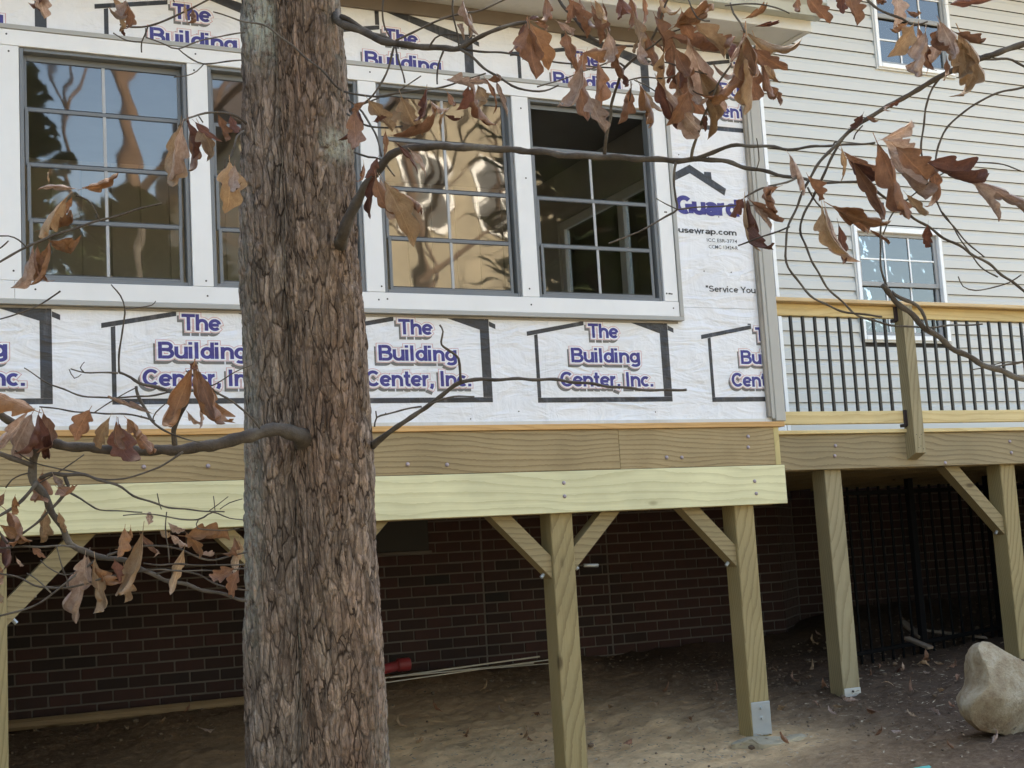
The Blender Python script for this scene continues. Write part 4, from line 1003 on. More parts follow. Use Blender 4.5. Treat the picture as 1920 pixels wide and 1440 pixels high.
BR = [  # main oak: path, depth start, depth end
 ([(575,830,19),(558,815,15),(530,806,13),(500,808,12),(460,819,12),(400,834,11),(330,843,10),(250,844,9.5),(150,838,9),(82,828,9),(40,802,7.5),(0,776,7),(-60,742,6)],3.22,2.9),
 ([(80,828,8.5),(66,848,8),(60,870,8),(64,900,8),(84,932,7),(110,980,6.5),(135,1020,6),(165,1038,5.5),(195,1044,5),(250,1057,4.5),(290,1080,4),(360,1100,3.5),(462,1126,3)],2.95,2.9),
 ([(60,875,5),(30,860,5),(0,852,5),(-40,845,5)],2.93,2.9),
 ([(68,905,4),(45,935,3.6),(20,955,3.2),(-10,972,3)],2.93,2.85),
 ([(75,897,3.5),(95,889,3.8),(122,889,4),(167,893,3.2),(217,910,2.6),(260,933,2.3),(300,947,2),(345,955,1.7),(420,960,1.4)],2.94,2.85),
 ([(123,890,3.6),(126,905,3.4),(125,918,3.2),(112,938,3),(100,951,2.8)],2.93,2.9),
 ([(127,919,2.4),(150,936,2),(173,950,1.8),(200,957,1.5),(267,960,1.2)],2.92,2.85),
 ([(92,958,2.6),(70,980,2.4),(35,1005,2.2),(14,1018,2),(0,1002,1.8),(-12,990,1.6)],2.92,2.88),
 ([(326,836,5),(325,815,5),(330,797,4.5),(343,765,4.5),(352,745,4.5),(335,737,4),(300,729,3.4),(270,720,3),(245,708,2.6),(222,699,2.3)],3.0,2.95),
 ([(222,699,2),(190,699,1.6),(160,698,1.4),(132,692,1.2)],2.95,2.9,'twig'),
 ([(158,697,1.2),(150,690,1),(158,679,.8)],2.91,2.9,'twig'),([(130,692,1),(140,709,1),(152,702,.8)],2.9,2.9,'twig'),
 ([(222,699,2),(225,655,1.8),(228,625,1.6),(234,597,1.6),(234,578,1.5),(225,555,1.4),(209,533,1.2)],2.95,2.9,'twig'),
 ([(236,579,1.2),(262,576,1.1),(285,572,1),(291,565,.9)],2.92,2.9,'twig'),
 ([(45,690,1),(80,712,1.4),(110,727,1.6),(165,744,1.7),(225,745,1.7),(280,742,1.8),(322,735,1.8),(360,733,1.5),(400,722,1.3),(440,698,1.1),(475,683,1)],2.98,2.92,'twig'),
 ([(350,695,1.6),(380,715,1.8),(410,737,2),(440,757,2),(465,775,2.1),(486,804,2.4)],3.0,3.15,'twig'),
 ([(256,724,3),(264,752,3),(275,775,2.8),(285,788,2.6),(310,808,2),(330,818,1.6),(375,829,1.2)],2.97,2.95,'twig'),
 ([(287,787,1.4),(293,773,1.3),(320,750,1.2),(360,733,1.1)],2.96,2.94,'twig'),
 ([(75,762,1.4),(130,770,1.6),(180,775,1.6),(225,776,1.7),(275,783,1.8),(290,790,1.8)],2.95,2.95,'twig'),
 ([(175,775,1.2),(200,758,1.2),(230,740,1.1),(255,727,1.1)],2.95,2.95,'twig'),
 ([(28,845,1.2),(70,870,1.3),(110,878,1.5),(160,890,1.6),(205,900,1.6),(250,893,1.7),(300,875,1.9),(342,848,2.3)],2.92,2.98,'twig'),
 ([(75,905,1.3),(110,885,1.3),(140,865,1.3),(158,852,1.2)],2.93,2.95,'twig'),
 ([(10,915,1.4),(22,900,1.4),(40,890,1.4),(58,886,1.4)],2.9,2.9,'twig'),
 ([(0,1027,2),(60,1025,2),(120,1024,2),(145,1027,2)],2.88,2.9,'twig'),
 ([(295,925,1),(298,945,1),(303,955,1)],2.86,2.86,'twig'),([(400,930,.9),(402,950,.9),(404,962,.9)],2.86,2.86,'twig'),([(428,931,.9),(410,945,.9),(392,958,.9)],2.86,2.86,'twig'),
 ([(455,935,.9),(430,943,.9),(412,955,.9)],2.86,2.86,'twig'),
 ([(200,1043,3),(220,1035,2.4),(250,1027,2),(300,1023,2),(330,1029,2),(370,1043,2),(400,1051,2),(440,1040,1.6),(465,1035,1.4)],2.9,2.95),
 ([(0,1154,2),(40,1145,2),(75,1130,2),(100,1112,2),(140,1080,2),(180,1050,2)],2.85,2.9,'twig'),
 ([(0,1075,1.6),(40,1085,1.8),(75,1100,2.2),(110,1103,2.2),(160,1095,2),(200,1082,1.8),(260,1072,1.6),(290,1068,1.5),(330,1070,1.5),(400,1070,1.3),(465,1066,1.2)],2.88,2.9,'twig'),
 ([(292,1077,1.8),(330,1069,1.8),(370,1078,1.9),(410,1096,1.8),(440,1105,1.7),(468,1106,1.4)],2.9,2.92,'twig'),
 ([(268,1057,1.6),(300,1059,1.6),(330,1058,1.8),(400,1060,1.3),(460,1058,1.2)],2.9,2.92,'twig'),
 ([(105,1025,1.2),(115,1055,1.3),(125,1085,1.4),(127,1100,1.3)],2.88,2.88,'twig'),([(75,1050,1.1),(85,1060,1.1),(120,1078,1.2),(138,1075,1)],2.88,2.88,'twig'),
 ([(50,1075,1.2),(80,1095,1.4),(97,1112,1.5)],2.86,2.87,'twig'),
 ([(312,960,1.1),(311,1000,1.2),(315,1030,1.2),(318,1055,1.1)],2.9,2.9,'twig'),
 ([(230,967,1),(270,963,1.2),(320,970,1.4),(370,975,1.5),(400,960,1.4),(430,972,1.1),(460,975,1)],2.88,2.9,'twig'),
 ([(372,975,1.2),(371,990,1.2),(415,995,1),(450,990,.9)],2.89,2.9,'twig'),
 # right-hand limb
 ([(630,474,13),(640,450,12),(648,428,11),(657,403,10.5),(672,372,9),(700,330,8.5),(722,302,8),(745,284,7.5),(800,275,7),(900,278,6.5),(1000,284,6.2),(1070,292,6),(1130,294,6),(1200,298,5.6),(1280,301,5.5),(1300,299,5),(1345,300,4.5),(1400,314,4),(1450,325,3.5),(1500,335,3),(1560,343,2.5),(1610,339,2.2)],3.25,2.7),
 ([(1302,300,4.5),(1330,288,4.2),(1370,274,3.6),(1410,273,3.2),(1450,276,3),(1488,280,2.8),(1530,274,2.5),(1580,272,2.3),(1640,268,2)],2.86,2.6),
 ([(1132,292,4),(1137,265,3.4),(1140,240,3.2),(1150,185,3),(1158,155,3),(1172,127,2.8),(1200,100,2.6),(1222,75,2.5),(1240,30,2.3),(1258,-15,2.2)],2.95,2.8),
 ([(1297,298,3.5),(1302,270,2.8),(1312,240,2.5),(1330,195,2.3),(1350,152,2.2),(1370,122,2)],2.86,2.75),
 ([(1268,304,3),(1265,325,2.4),(1263,350,2.2),(1267,375,2.2),(1271,392,2.2),(1250,405,1.9),(1207,430,1.7),(1170,446,1.6),(1142,456,1.5)],2.87,2.8,'twig'),
 ([(1272,392,1.6),(1320,388,1.4),(1370,386,1.4),(1440,384,1.2)],2.84,2.75,'twig'),([(1230,372,1),(1255,385,1.2),(1270,393,1.3)],2.84,2.84,'twig'),
 ([(1418,318,1.4),(1424,300,1.2),(1421,275,1.2),(1418,260,1)],2.78,2.75,'twig'),
 ([(1455,350,2),(1430,352,2),(1410,362,1.8),(1395,371,1.6)],2.75,2.75,'twig'),([(1500,330,2),(1475,342,2),(1440,350,2)],2.75,2.75,'twig'),
 ([(1298,170,1.5),(1320,178,1.4),(1345,165,1.2)],2.8,2.8,'twig'),
 ([(1172,126,2),(1150,115,1.4),(1120,125,1.3),(1090,135,1.2),(1060,147,1.2),(1007,163,1.4)],2.9,2.86,'twig'),
 ([(1200,100,1.8),(1225,85,1.8),(1252,64,1.8),(1290,50,1.4)],2.84,2.8,'twig'),
 ([(1210,115,1.6),(1250,118,1.5),(1290,130,1.5),(1325,140,1.4)],2.84,2.8,'twig'),
 ([(1180,150,1.5),(1205,145,1.5),(1240,147,1.4),(1270,140,1.2)],2.84,2.8,'twig'),
 ([(1183,152,1.2),(1184,165,1.2),(1180,190,1)],2.84,2.84,'twig'),([(1190,150,1.2),(1215,163,1.3),(1235,175,1.3),(1260,185,1.2)],2.84,2.82,'twig'),
 ([(1045,-10,3),(1062,20,3),(1085,45,3),(1110,70,2.8),(1130,82,2.6),(1180,86,2.2),(1210,90,1.8)],2.95,2.84),
 # low right twig
 ([(700,834,7),(715,822,5.5),(740,803,5),(770,783,4.6),(800,763,4.4),(830,740,4.2),(862,717,4.2),(900,712,3.4),(950,711,3.1),(1000,711,3),(1050,713,3),(1100,719,2.8),(1150,725,2.6),(1200,730,2.5),(1250,732,2.4),(1288,730,2.6)],3.3,3.0),
 ([(863,716,3),(864,695,2.6),(860,672,2.4),(845,661,2.3),(832,650,2.2),(828,640,2),(830,622,1.8),(824,610,1.8)],3.15,3.1,'twig'),
 ([(795,764,2),(820,752,1.8),(850,744,1.6),(890,743,1.4)],3.2,3.15,'twig'),([(790,763,1.8),(760,767,1.6),(725,777,1.6),(706,783,1.6),(703,800,1.5)],3.2,3.2,'twig'),([(706,783,1.4),(704,771,1.2)],3.2,3.2,'twig'),
 # upper limbs
 ([(620,20,12),(640,42,8),(673,56,7.5),(707,72,7),(740,82,6.5),(775,86,6),(803,88,5.8),(835,91,5.6),(862,90,5.5),(887,76,4.5),(923,58,4),(960,47,3.6),(988,40,3.2)],3.3,3.0),
 ([(640,30,5),(690,58,3.6),(725,72,3.2),(742,80,3)],3.28,3.2,'twig'),
 ([(864,92,3),(900,120,2.8),(930,143,2.6),(960,160,2.4),(985,168,2.2),(1010,172,2),(1030,168,1.6),(1048,159,1.4)],3.1,3.0,'twig'),
 ([(866,92,2.6),(910,97,2),(960,101,1.9),(1020,112,1.8),(1070,120,1.6),(1150,128,1.4)],3.1,2.95,'twig'),
 ([(742,76,2.2),(780,58,2.1),(830,35,2),(872,25,2),(905,18,1.8),(955,-5,1.6)],3.18,3.05,'twig'),
 ([(740,86,2.4),(731,118,2),(718,150,1.9),(700,178,1.8),(680,195,1.6),(655,208,1.6)],3.18,3.2,'twig'),([(742,88,1.9),(750,120,1.7),(759,155,1.5)],3.18,3.16,'twig'),
 ([(718,0,1.7),(718,25,1.7),(721,50,1.6),(730,70,1.6)],3.15,3.16,'twig'),([(805,88,1.9),(815,72,1.7),(835,64,1.6),(865,66,1.6),(890,68,1.6)],3.12,3.1,'twig'),
 ([(848,-5,1.8),(850,25,1.8),(856,60,1.7),(861,88,1.8)],3.1,3.1,'twig'),
 ([(832,94,1.9),(822,120,1.7),(820,158,1.6)],3.1,3.1,'twig'),
 ([(645,172,2),(680,178,2),(708,182,2.2),(740,175,2.1),(775,171,2),(835,162,1.8),(870,150,1.6),(910,138,1.4)],3.25,3.05,'twig'),
 ([(790,142,1.3),(760,162,1.3),(730,180,1.3),(712,182,1.3)],3.15,3.2,'twig'),
 ([(650,214,2),(680,232,2),(720,240,1.9),(755,237,1.6)],3.25,3.15,'twig'),([(712,183,1.4),(690,192,1.4),(655,205,1.4)],3.2,3.2,'twig'),
 ([(652,188,2),(680,210,2),(698,240,1.9),(712,275,1.9),(716,292,1.7)],3.25,3.15,'twig'),([(665,285,2),(690,295,2),(716,300,1.8),(740,330,1.6)],3.25,3.15,'twig'),
 ([(322,-6,1.2),(327,4,1.2)],3.1,3.1,'twig'),
 ([(225,46,1.6),(245,50,1.8),(275,50,2),(310,38,2),(350,20,1.9),(395,-3,1.8)],3.1,3.1,'twig'),
 ([(278,50,1.6),(272,65,1.5),(265,79,1.4),(266,98,1.2)],3.1,3.1,'twig'),([(212,62,1.2),(240,76,1.3),(265,79,1.4)],3.1,3.1,'twig'),
 ([(275,70,1.2),(310,84,1.3),(335,91,1.4),(380,75,1.4),(460,60,1.4)],3.1,3.2,'twig'),
 ([(335,92,1.2),(355,107,1.4),(380,120,1.5),(425,115,1.5),(455,113,1.4)],3.1,3.2,'twig'),([(382,120,1.2),(370,133,1.2),(350,142,1.2),(325,145,1.3)],3.1,3.08,'twig'),
 ([(400,22,1.2),(450,38,1.6),(500,50,1.8),(540,80,1.9),(600,130,2),(640,170,2)],3.12,3.12,'twig'),
 ([(336,236,2),(345,225,2),(362,219,2),(385,212,2),(410,210,2.1),(435,215,2.3),(462,232,2.6)],3.1,3.2,'twig'),([(372,218,1.2),(380,230,1.1)],3.1,3.1,'twig'),
 ([(428,303,1.6),(437,280,1.6),(445,255,1.7),(458,245,1.9)],3.12,3.2,'twig'),
 ([(-10,497,2.2),(20,479,2.2),(50,463,2.4),(100,442,2.4),(150,425,2.3),(187,413,2.2),(230,402,2),(265,390,1.8),(302,382,1.6)],2.9,3.0),
 ([(187,411,1.6),(178,395,1.6),(163,375,1.6),(143,366,1.5)],2.95,2.93,'twig'),
 ([(50,462,1.5),(35,450,1.4),(15,443,1.4),(-10,443,1.4)],2.9,2.88,'twig'),([(-8,470,1.5),(5,462,1.4),(15,452,1.4)],2.9,2.9,'twig'),
 ([(0,598,1.4),(35,588,1.4),(75,571,1.5),(100,555,1.6),(113,546,1.8)],2.95,2.95,'twig'),
]
for b in BR: branch(TREE, b[0], b[1], b[2], b[3] if len(b) > 3 else 'branch', 12 if b[0][0][2] > 8 else 6, {575: 3.36, 630: 3.41, 700: 3.38, 620: 3.40}.get(b[0][0][0]) if len(b) == 3 else None)

# second oak, its trunk out of frame to the right; its branches hang into the picture
T2 = at(2330, 900, 2.5)
OAK2 = empty('oak_sapling', (T2.x, T2.y, gz(T2.x, T2.y)), 'slender oak branches with big curled leaves reaching in from the right edge', 'tree')
tp = [Vector((T2.x, T2.y, gz(T2.x, T2.y)-.05)), Vector((T2.x+.02, T2.y, -.6)), Vector((T2.x-.01, T2.y+.03, .3)), Vector((T2.x, T2.y, 1.6)), Vector((T2.x+.05, T2.y, 3.2))]
MB().tube(tp, [.075, .06, .052, .045, .03], 12).build('trunk', M['twig'], OAK2, True)
BR2 = [
 ([(2330,-80,9),(2120,10,7),(1920,82,6),(1847,107,5.6),(1763,143,5.2),(1713,173,4.8),(1663,200,4.4),(1600,240,4),(1573,267,3.6),(1540,300,3),(1515,340,2.6),(1493,390,2.4),(1477,430,2.2),(1473,480,2.2),(1490,520,2.2),(1520,553,2.2),(1560,577,2.1),(1610,589,2),(1655,593,2)],2.5,2.4),
 ([(1575,266,2.6),(1545,325,2.6),(1525,370,2.4),(1507,400,2.3),(1502,440,2.2),(1520,482,2.1),(1545,530,2.1),(1600,585,2),(1650,605,2),(1720,614,1.9),(1790,610,1.7),(1842,608,1.6)],2.45,2.4),
 ([(2330,860,9),(2150,790,7.5),(1990,735,6.5),(1920,711,5.8),(1860,690,5.6),(1800,661,5.5),(1740,618,5.5),(1690,573,5.4),(1653,536,5.2)],2.5,2.35),
 ([(1670,548,4),(1700,562,3.6),(1718,574,3.4),(1733,595,3),(1745,622,2.4)],2.36,2.36,'twig'),
 ([(1655,380,1.8),(1652,430,1.8),(1650,470,1.8),(1654,510,2),(1662,542,2.6)],2.38,2.36,'twig'),
 ([(2200,760,3),(2040,620,2.8),(1920,546,2.6),(1880,515,2.6),(1833,482,2.6),(1747,431,2.6),(1663,371,2.6),(1610,338,2.4)],2.5,2.42),
 ([(1764,145,2.2),(1748,165,2),(1738,195,2),(1728,265,2),(1732,315,1.9),(1740,345,1.8),(1765,395,1.7),(1800,440,1.6),(1845,483,1.5)],2.46,2.4,'twig'),
 ([(2150,120,2.6),(2000,142,2.4),(1920,163,2.2),(1880,172,2.1),(1850,183,2.1),(1810,208,2),(1775,240,2),(1760,272,2),(1754,310,1.8)],2.48,2.42,'twig'),
 ([(1835,112,2.2),(1860,111,2.2),(1888,110,2.4),(1920,125,2.2),(1990,150,2)],2.46,2.46,'twig'),
 ([(1915,320,1.2),(1880,309,1.4),(1840,304,1.4),(1800,310,1.4),(1760,330,1.4),(1700,375,1.4),(1674,400,1.4),(1655,440,1.3)],2.42,2.4,'twig'),
 ([(1815,326,1.5),(1830,323,1.8),(1840,321,2.2)],2.42,2.42,'twig'),
 ([(2100,620,2.4),(1960,640,2.2),(1920,677,2),(1880,685,1.8),(1860,687,1.6)],2.48,2.42,'twig'),
 ([(1818,694,1.2),(1840,690,1.2),(1880,680,1.2),(1920,677,1.3),(1980,660,1.4)],2.4,2.44,'twig'),
 ([(1796,519,1.1),(1806,537,1.2),(1830,544,1.3),(1860,540,1.3),(1893,529,1.3),(1915,515,1.2)],2.4,2.42,'twig'),
 ([(1764,394,1.2),(1790,430,1.3),(1815,470,1.4),(1845,505,1.5),(1870,520,1.6)],2.4,2.42,'twig'),
 ([(1600,262,1.4),(1605,250,1.4),(1618,235,1.4)],2.42,2.42,'twig'),
 ([(1600,-30,3),(1630,5,2.6),(1660,22,2.4),(1690,36,2.4),(1713,47,2.2),(1740,40,1.6)],2.5,2.46,'twig'),
 ([(1560,280,1.8),(1565,267,1.8),(1575,266,1.8)],2.45,2.45,'twig'),
 ([(1385,460,1.5),(1420,447,1.6),(1450,437,1.6),(1480,425,1.8)],2.6,2.46,'twig'),
 ([(1540,390,1.6),(1530,380,1.8),(1515,350,1.8)],2.44,2.44,'twig'),
 ([(1370,5,1.6),(1376,25,1.8),(1388,45,2),(1396,60,2)],2.7,2.66,'twig'),([(1360,10,1.5),(1430,8,1.5),(1480,25,1.4)],2.7,2.66,'twig'),
 ([(1290,0,1.5),(1310,35,1.5),(1330,40,1.5)],2.75,2.72,'twig'),
]
for b in BR2: branch(OAK2, b[0], b[1], b[2], b[3] if len(b) > 3 else 'branch', 7)

# ------------------------------------------------------------------ leaves
def leaf_mesh(seed):
    r = random.Random(seed); NTt, NS = 30, 9
    curl = r.uniform(1.2, 3.3)*r.choice([1, 1, 1, -1]); bend = r.uniform(-1.0, 1.7); tw = r.uniform(-1.3, 1.3); fold = r.uniform(0., .6)
    lobes = {}
    for sd_ in (-1, 1):
        t = r.uniform(.10, .2); L = []
        while t < .97:
            wdt = r.uniform(.22, .40); L.append((t, wdt, r.uniform(.45, 1.0))); t += wdt
        lobes[sd_] = L
    off = r.uniform(0, 90); cr_ = r.uniform(.035, .08)
    tt = np.linspace(0, 1, NTt+1)[:, None]+np.zeros((1, NS)); ss = np.linspace(-1, 1, NS)[None, :]+np.zeros((NTt+1, 1))
    crump = cr_*fbm(ss*1.6+off, tt*4.5, None, 3, seed)+.35*cr_*fbm(ss*4+off, tt*11, None, 2, seed+3)
    edge = .10*fbm(np.sign(ss)*7+off, tt*9, None, 3, seed+7)
    verts = []; uvs = []
    for i in range(NTt+1):
        t = i/NTt
        env = math.sin(math.pi*min(1, t**.8))**.6*(.55+.5*t)*(1 if t < .9 else max(0.02, (1-t)/.10)**.55)
        for j in range(NS):
            s = ss[i, j]; side = 1 if s > 0 else -1
            lo, tip = .45, 0
            for (t0, w_, am) in lobes[side]:
                q = (t-t0)/w_
                if 0 <= q < 1:
                    tri = math.sin(math.pi*q**1.35)
                    lo = .52+.48*am*tri**.9; tip = tri*am
            if t < lobes[side][0][0]: lo = .2+.3*t/.2
            wd = .47*env*(lo+edge[i, j])
            y = t+.09*abs(s)**2*tip*env
            k = curl*.9*(.45+.8*t); a = s*k
            xx = math.sin(a)/max(.001, abs(k))*wd; zz = (1-math.cos(a))/max(.001, abs(k))*wd*(1 if curl > 0 else -1)
            zz += fold*abs(s)*wd+crump[i, j]
            b = bend*t*t; yy = y*math.cos(b*.6); zb = y*math.sin(b*.6)
            c_, s_ = math.cos(tw*t), math.sin(tw*t)
            verts.append((xx*c_-zz*s_, yy, zb+xx*s_+zz*c_)); uvs.append((j/(NS-1), t))
    faces = [(i*NS+j, i*NS+j+1, (i+1)*NS+j+1, (i+1)*NS+j) for i in range(NTt) for j in range(NS-1)]
    fuv = [[uvs[k] for k in f] for f in faces]
    m = MB().add(verts, faces); m.tube([(0, -.13, .02*r.uniform(-1, 1)), (0, 0, 0), (0, .2, bend*.02)], [.007, .008, .004], 4, False)
    me = m.mesh('leaf', True); uvl = me.uv_layers.new(name='UVMap')
    for p in me.polygons:
        for k, li in enumerate(p.loop_indices):
            uvl.data[li].uv = fuv[p.index][k] if p.index < len(fuv) else (.5, .1)
    return me
LM = {}
def leaf_data(var, col):
    if (var, col) not in LM:
        me = leaf_mesh(100+var); me.materials.append(LEAFM[col]); LM[(var, col)] = me
    return LM[(var, col)]
lrng = random.Random(11)
def leaf(parent, x0, y0, x1, y1, col, d, wf=1.0, face=None):
    p0 = at(x0, y0, d); p1 = at(x1, y1, d+lrng.uniform(-.02, .02)); v = p1-p0; L = v.length*1.18
    yax = v.normalized(); view = (CPOS-p0).normalized()
    zax = (view-yax*view.dot(yax)).normalized()
    a = lrng.uniform(-.75, .75) if face is None else face
    zax = Matrix.Rotation(a, 3, yax) @ zax
    xax = yax.cross(zax)
    Mt = Matrix((xax*L*wf, yax*L, zax*L)).transposed().to_4x4(); Mt.translation = p0
    o = link('leaf', leaf_data(lrng.randrange(22), col), None, parent)
    o.matrix_basis = Mt
    return o
LV = [  # x0,y0 -> x1,y1, colour, width factor (photo pixels)
 (72,-25,80,26,2,1.0),(90,-20,60,20,3,.8),(212,-6,226,48,4,.6),(236,2,228,62,2,.7),(240,10,258,55,1,1.0),(226,50,232,68,3,1.2),(362,18,375,54,1,.7),(345,5,352,40,4,.4),
 (338,234,323,345,4,.65),(341,236,320,330,2,.5),(355,232,376,328,1,.6),(352,225,365,285,3,.6),(373,232,414,300,4,.6),(365,228,398,260,3,.6),(409,214,421,262,1,.7),(432,216,440,250,3,.8),
 (430,303,434,385,4,.9),(422,310,425,385,3,.6),(440,308,436,360,2,.7),
 (142,354,84,342,2,.5),(92,345,88,322,4,.5),(155,354,214,332,0,.55),(127,368,70,418,4,.6),(135,368,122,406,0,.6),(78,432,160,424,0,.6),(62,464,42,535,2,.8),(70,462,55,530,1,.6),(92,454,97,545,0,.6),(94,452,158,496,0,.8),
 (66,770,-12,742,0,.8),(60,776,20,850,2,1.1),(50,775,10,835,2,.8),(72,778,56,852,3,.8),(82,775,112,858,1,.75),(90,800,80,868,3,.7),(168,768,140,814,1,1.3),(206,782,178,836,4,.6),(222,794,228,872,3,1.0),(218,790,212,850,1,.7),(238,785,276,822,0,1.1),(245,800,300,862,1,.7),(285,775,215,755,2,.4),
 (360,690,316,800,0,.75),(365,690,360,800,0,.8),(372,695,404,814,1,.7),(355,682,385,700,3,.8),(375,760,382,800,2,.5),(350,770,372,800,2,.4),
 (80,886,70,960,1,.8),(100,890,118,925,2,1.0),(108,915,138,942,1,1.2),(85,955,78,1010,4,.9),(110,960,120,1000,4,.8),(8,925,-10,965,1,1.0),(28,930,18,950,0,1.2),(10,955,72,1008,1,1.0),(0,985,50,1020,0,.9),(2,1000,40,1062,3,.9),(60,1025,80,1045,1,1.0),(30,1045,42,1068,2,.4),(-5,1055,6,1100,0,.8),(0,1110,-5,1140,4,.8),
 (165,1042,136,1140,2,1.0),(160,1040,152,1100,2,.7),(178,1048,192,1142,4,.7),(170,1055,195,1115,0,.8),(215,1050,222,1085,3,1.0),(232,1060,240,1122,4,.7),(234,990,226,1040,0,.9),(245,990,243,1030,0,.7),(268,996,250,1122,4,.55),(262,1000,285,1045,1,.7),(278,985,284,962,2,1.0),(300,995,322,1020,4,.9),(318,1002,345,1020,2,1.0),(315,980,342,998,2,.7),(345,1005,418,1010,0,.8),(350,1000,385,1035,0,.8),(345,1030,322,1106,4,.7),(288,1045,302,1037,2,.4),(375,1038,405,1050,2,.5),
 (448,1012,442,1062,4,1.1),(440,1008,432,1048,1,.7),(440,1065,398,1088,1,.8),(448,1068,428,1112,1,.8),
 (664,205,668,285,1,.7),(672,208,655,260,3,.6),(690,186,728,238,4,.7),(686,190,660,215,1,.6),(700,228,722,222,3,.8),(752,178,778,246,4,.7),(800,168,800,232,3,.6),(808,190,835,215,2,.9),(838,172,858,210,1,.8),(835,215,858,238,3,.5),(832,210,825,238,4,.4),
 (838,150,880,160,2,.8),(860,155,905,148,2,.6),(878,160,870,205,3,.8),(888,158,902,240,1,.7),(896,160,925,210,4,.7),(912,150,945,200,1,.6),(915,150,956,154,1,.7),(930,150,948,208,2,.4),
 (722,246,728,290,1,.7),(738,254,828,262,1,.35),(770,282,806,318,2,.8),(745,270,790,312,3,.5),(708,296,690,330,3,.9),(700,325,688,402,3,.6),(704,330,716,400,1,.7),(712,335,742,408,2,.6),(720,340,778,442,4,.55),(748,362,804,384,1,.9),(735,350,760,372,1,.6),(682,305,690,345,1,.5),
 (868,2,882,62,2,.55),(878,20,896,70,4,.5),(862,45,866,62,2,1.0),
 (986,44,966,135,1,.7),(984,42,970,100,3,.6),(990,46,1000,132,1,.75),(994,44,1028,112,0,.8),(1000,40,1038,56,1,.5),(985,48,992,95,1,.8),(990,36,1015,28,3,.7),
 (1022,-10,1030,58,1,.7),(1045,40,1080,62,2,.6),(1065,-5,1098,58,1,.7),(1085,-6,1110,75,2,.5),(1075,0,1070,45,1,.7),(1115,0,1150,62,4,.6),(1130,5,1140,55,1,.6),(1162,-8,1172,52,3,.7),(1180,-8,1208,44,1,.7),(1205,-10,1215,45,1,.5),(1228,30,1250,85,1,.8),(1222,75,1245,92,1,.5),
 (1250,-10,1222,25,1,.9),(1262,52,1345,8,0,.75),(1270,45,1340,30,0,.6),(1300,40,1352,95,4,.7),(1310,45,1292,70,1,.7),(1255,66,1345,120,1,.85),(1258,66,1262,150,1,.7),(1290,70,1335,200,2,.65),(1280,115,1290,205,1,.8),(1310,130,1345,245,4,.55),(1285,115,1275,160,3,.8),
 (1092,100,1162,98,0,.8),(1100,95,1085,135,1,.7),(1092,118,1082,226,2,.55),(1082,120,1095,215,1,.55),(1122,118,1124,200,1,.75),(1105,180,1128,238,2,.8),(1130,160,1112,225,1,.6),(1200,78,1186,136,2,.7),(1196,76,1180,110,4,.5),(1183,165,1165,222,1,.85),(1200,160,1244,236,0,.6),(1205,165,1240,225,4,.6),(1170,140,1182,175,3,.8),
 (1232,150,1262,230,3,.6),(1245,165,1300,240,2,.45),(1270,160,1285,260,2,.8),(1290,170,1268,225,1,.7),(1300,175,1318,215,2,.7),(1330,195,1360,188,0,1.0),(1262,130,1255,150,3,1.0),(1325,215,1320,240,3,.6),
 (1372,118,1378,72,3,.8),(1368,118,1392,82,2,.7),(1395,62,1378,210,1,.55),(1400,65,1420,200,4,.55),(1402,64,1490,112,4,.6),(1398,68,1430,170,0,.6),(1395,70,1385,180,2,.45),(1410,90,1465,130,1,.6),(1440,160,1474,192,1,.9),(1430,120,1450,205,1,.5),
 (1060,60,1075,120,1,.8),(1140,60,1160,120,2,.7),(1210,60,1235,140,1,.7),(1245,100,1235,170,4,.7),(1265,90,1300,170,1,.8),(1150,100,1170,150,1,.7),(1110,10,1125,70,1,.8),(1190,30,1205,90,4,.7),(1415,70,1440,160,4,.8),(1405,100,1410,190,1,.8),(1278,20,1290,70,1,.9),(1235,-5,1265,40,4,.8),
 (1398,34,1440,28,0,.6),(1415,50,1468,42,3,.4),(1498,-6,1492,30,1,1.1),(1510,-10,1550,38,1,.7),(1575,-12,1578,20,3,1.0),(1590,-10,1606,32,1,1.0),(1640,-10,1660,10,1,1.0),(1680,-10,1690,35,2,.9),(1700,20,1720,45,1,.6),
]
for (a, b, c_, d_, k, wf) in LV:
    dd = 3.05 if a < 1000 else 2.85
    if a < 470 and b > 650: dd = 2.92
    leaf(TREE, a, b, c_, d_, k, dd+lrng.uniform(-.07, .05), wf*1.15)
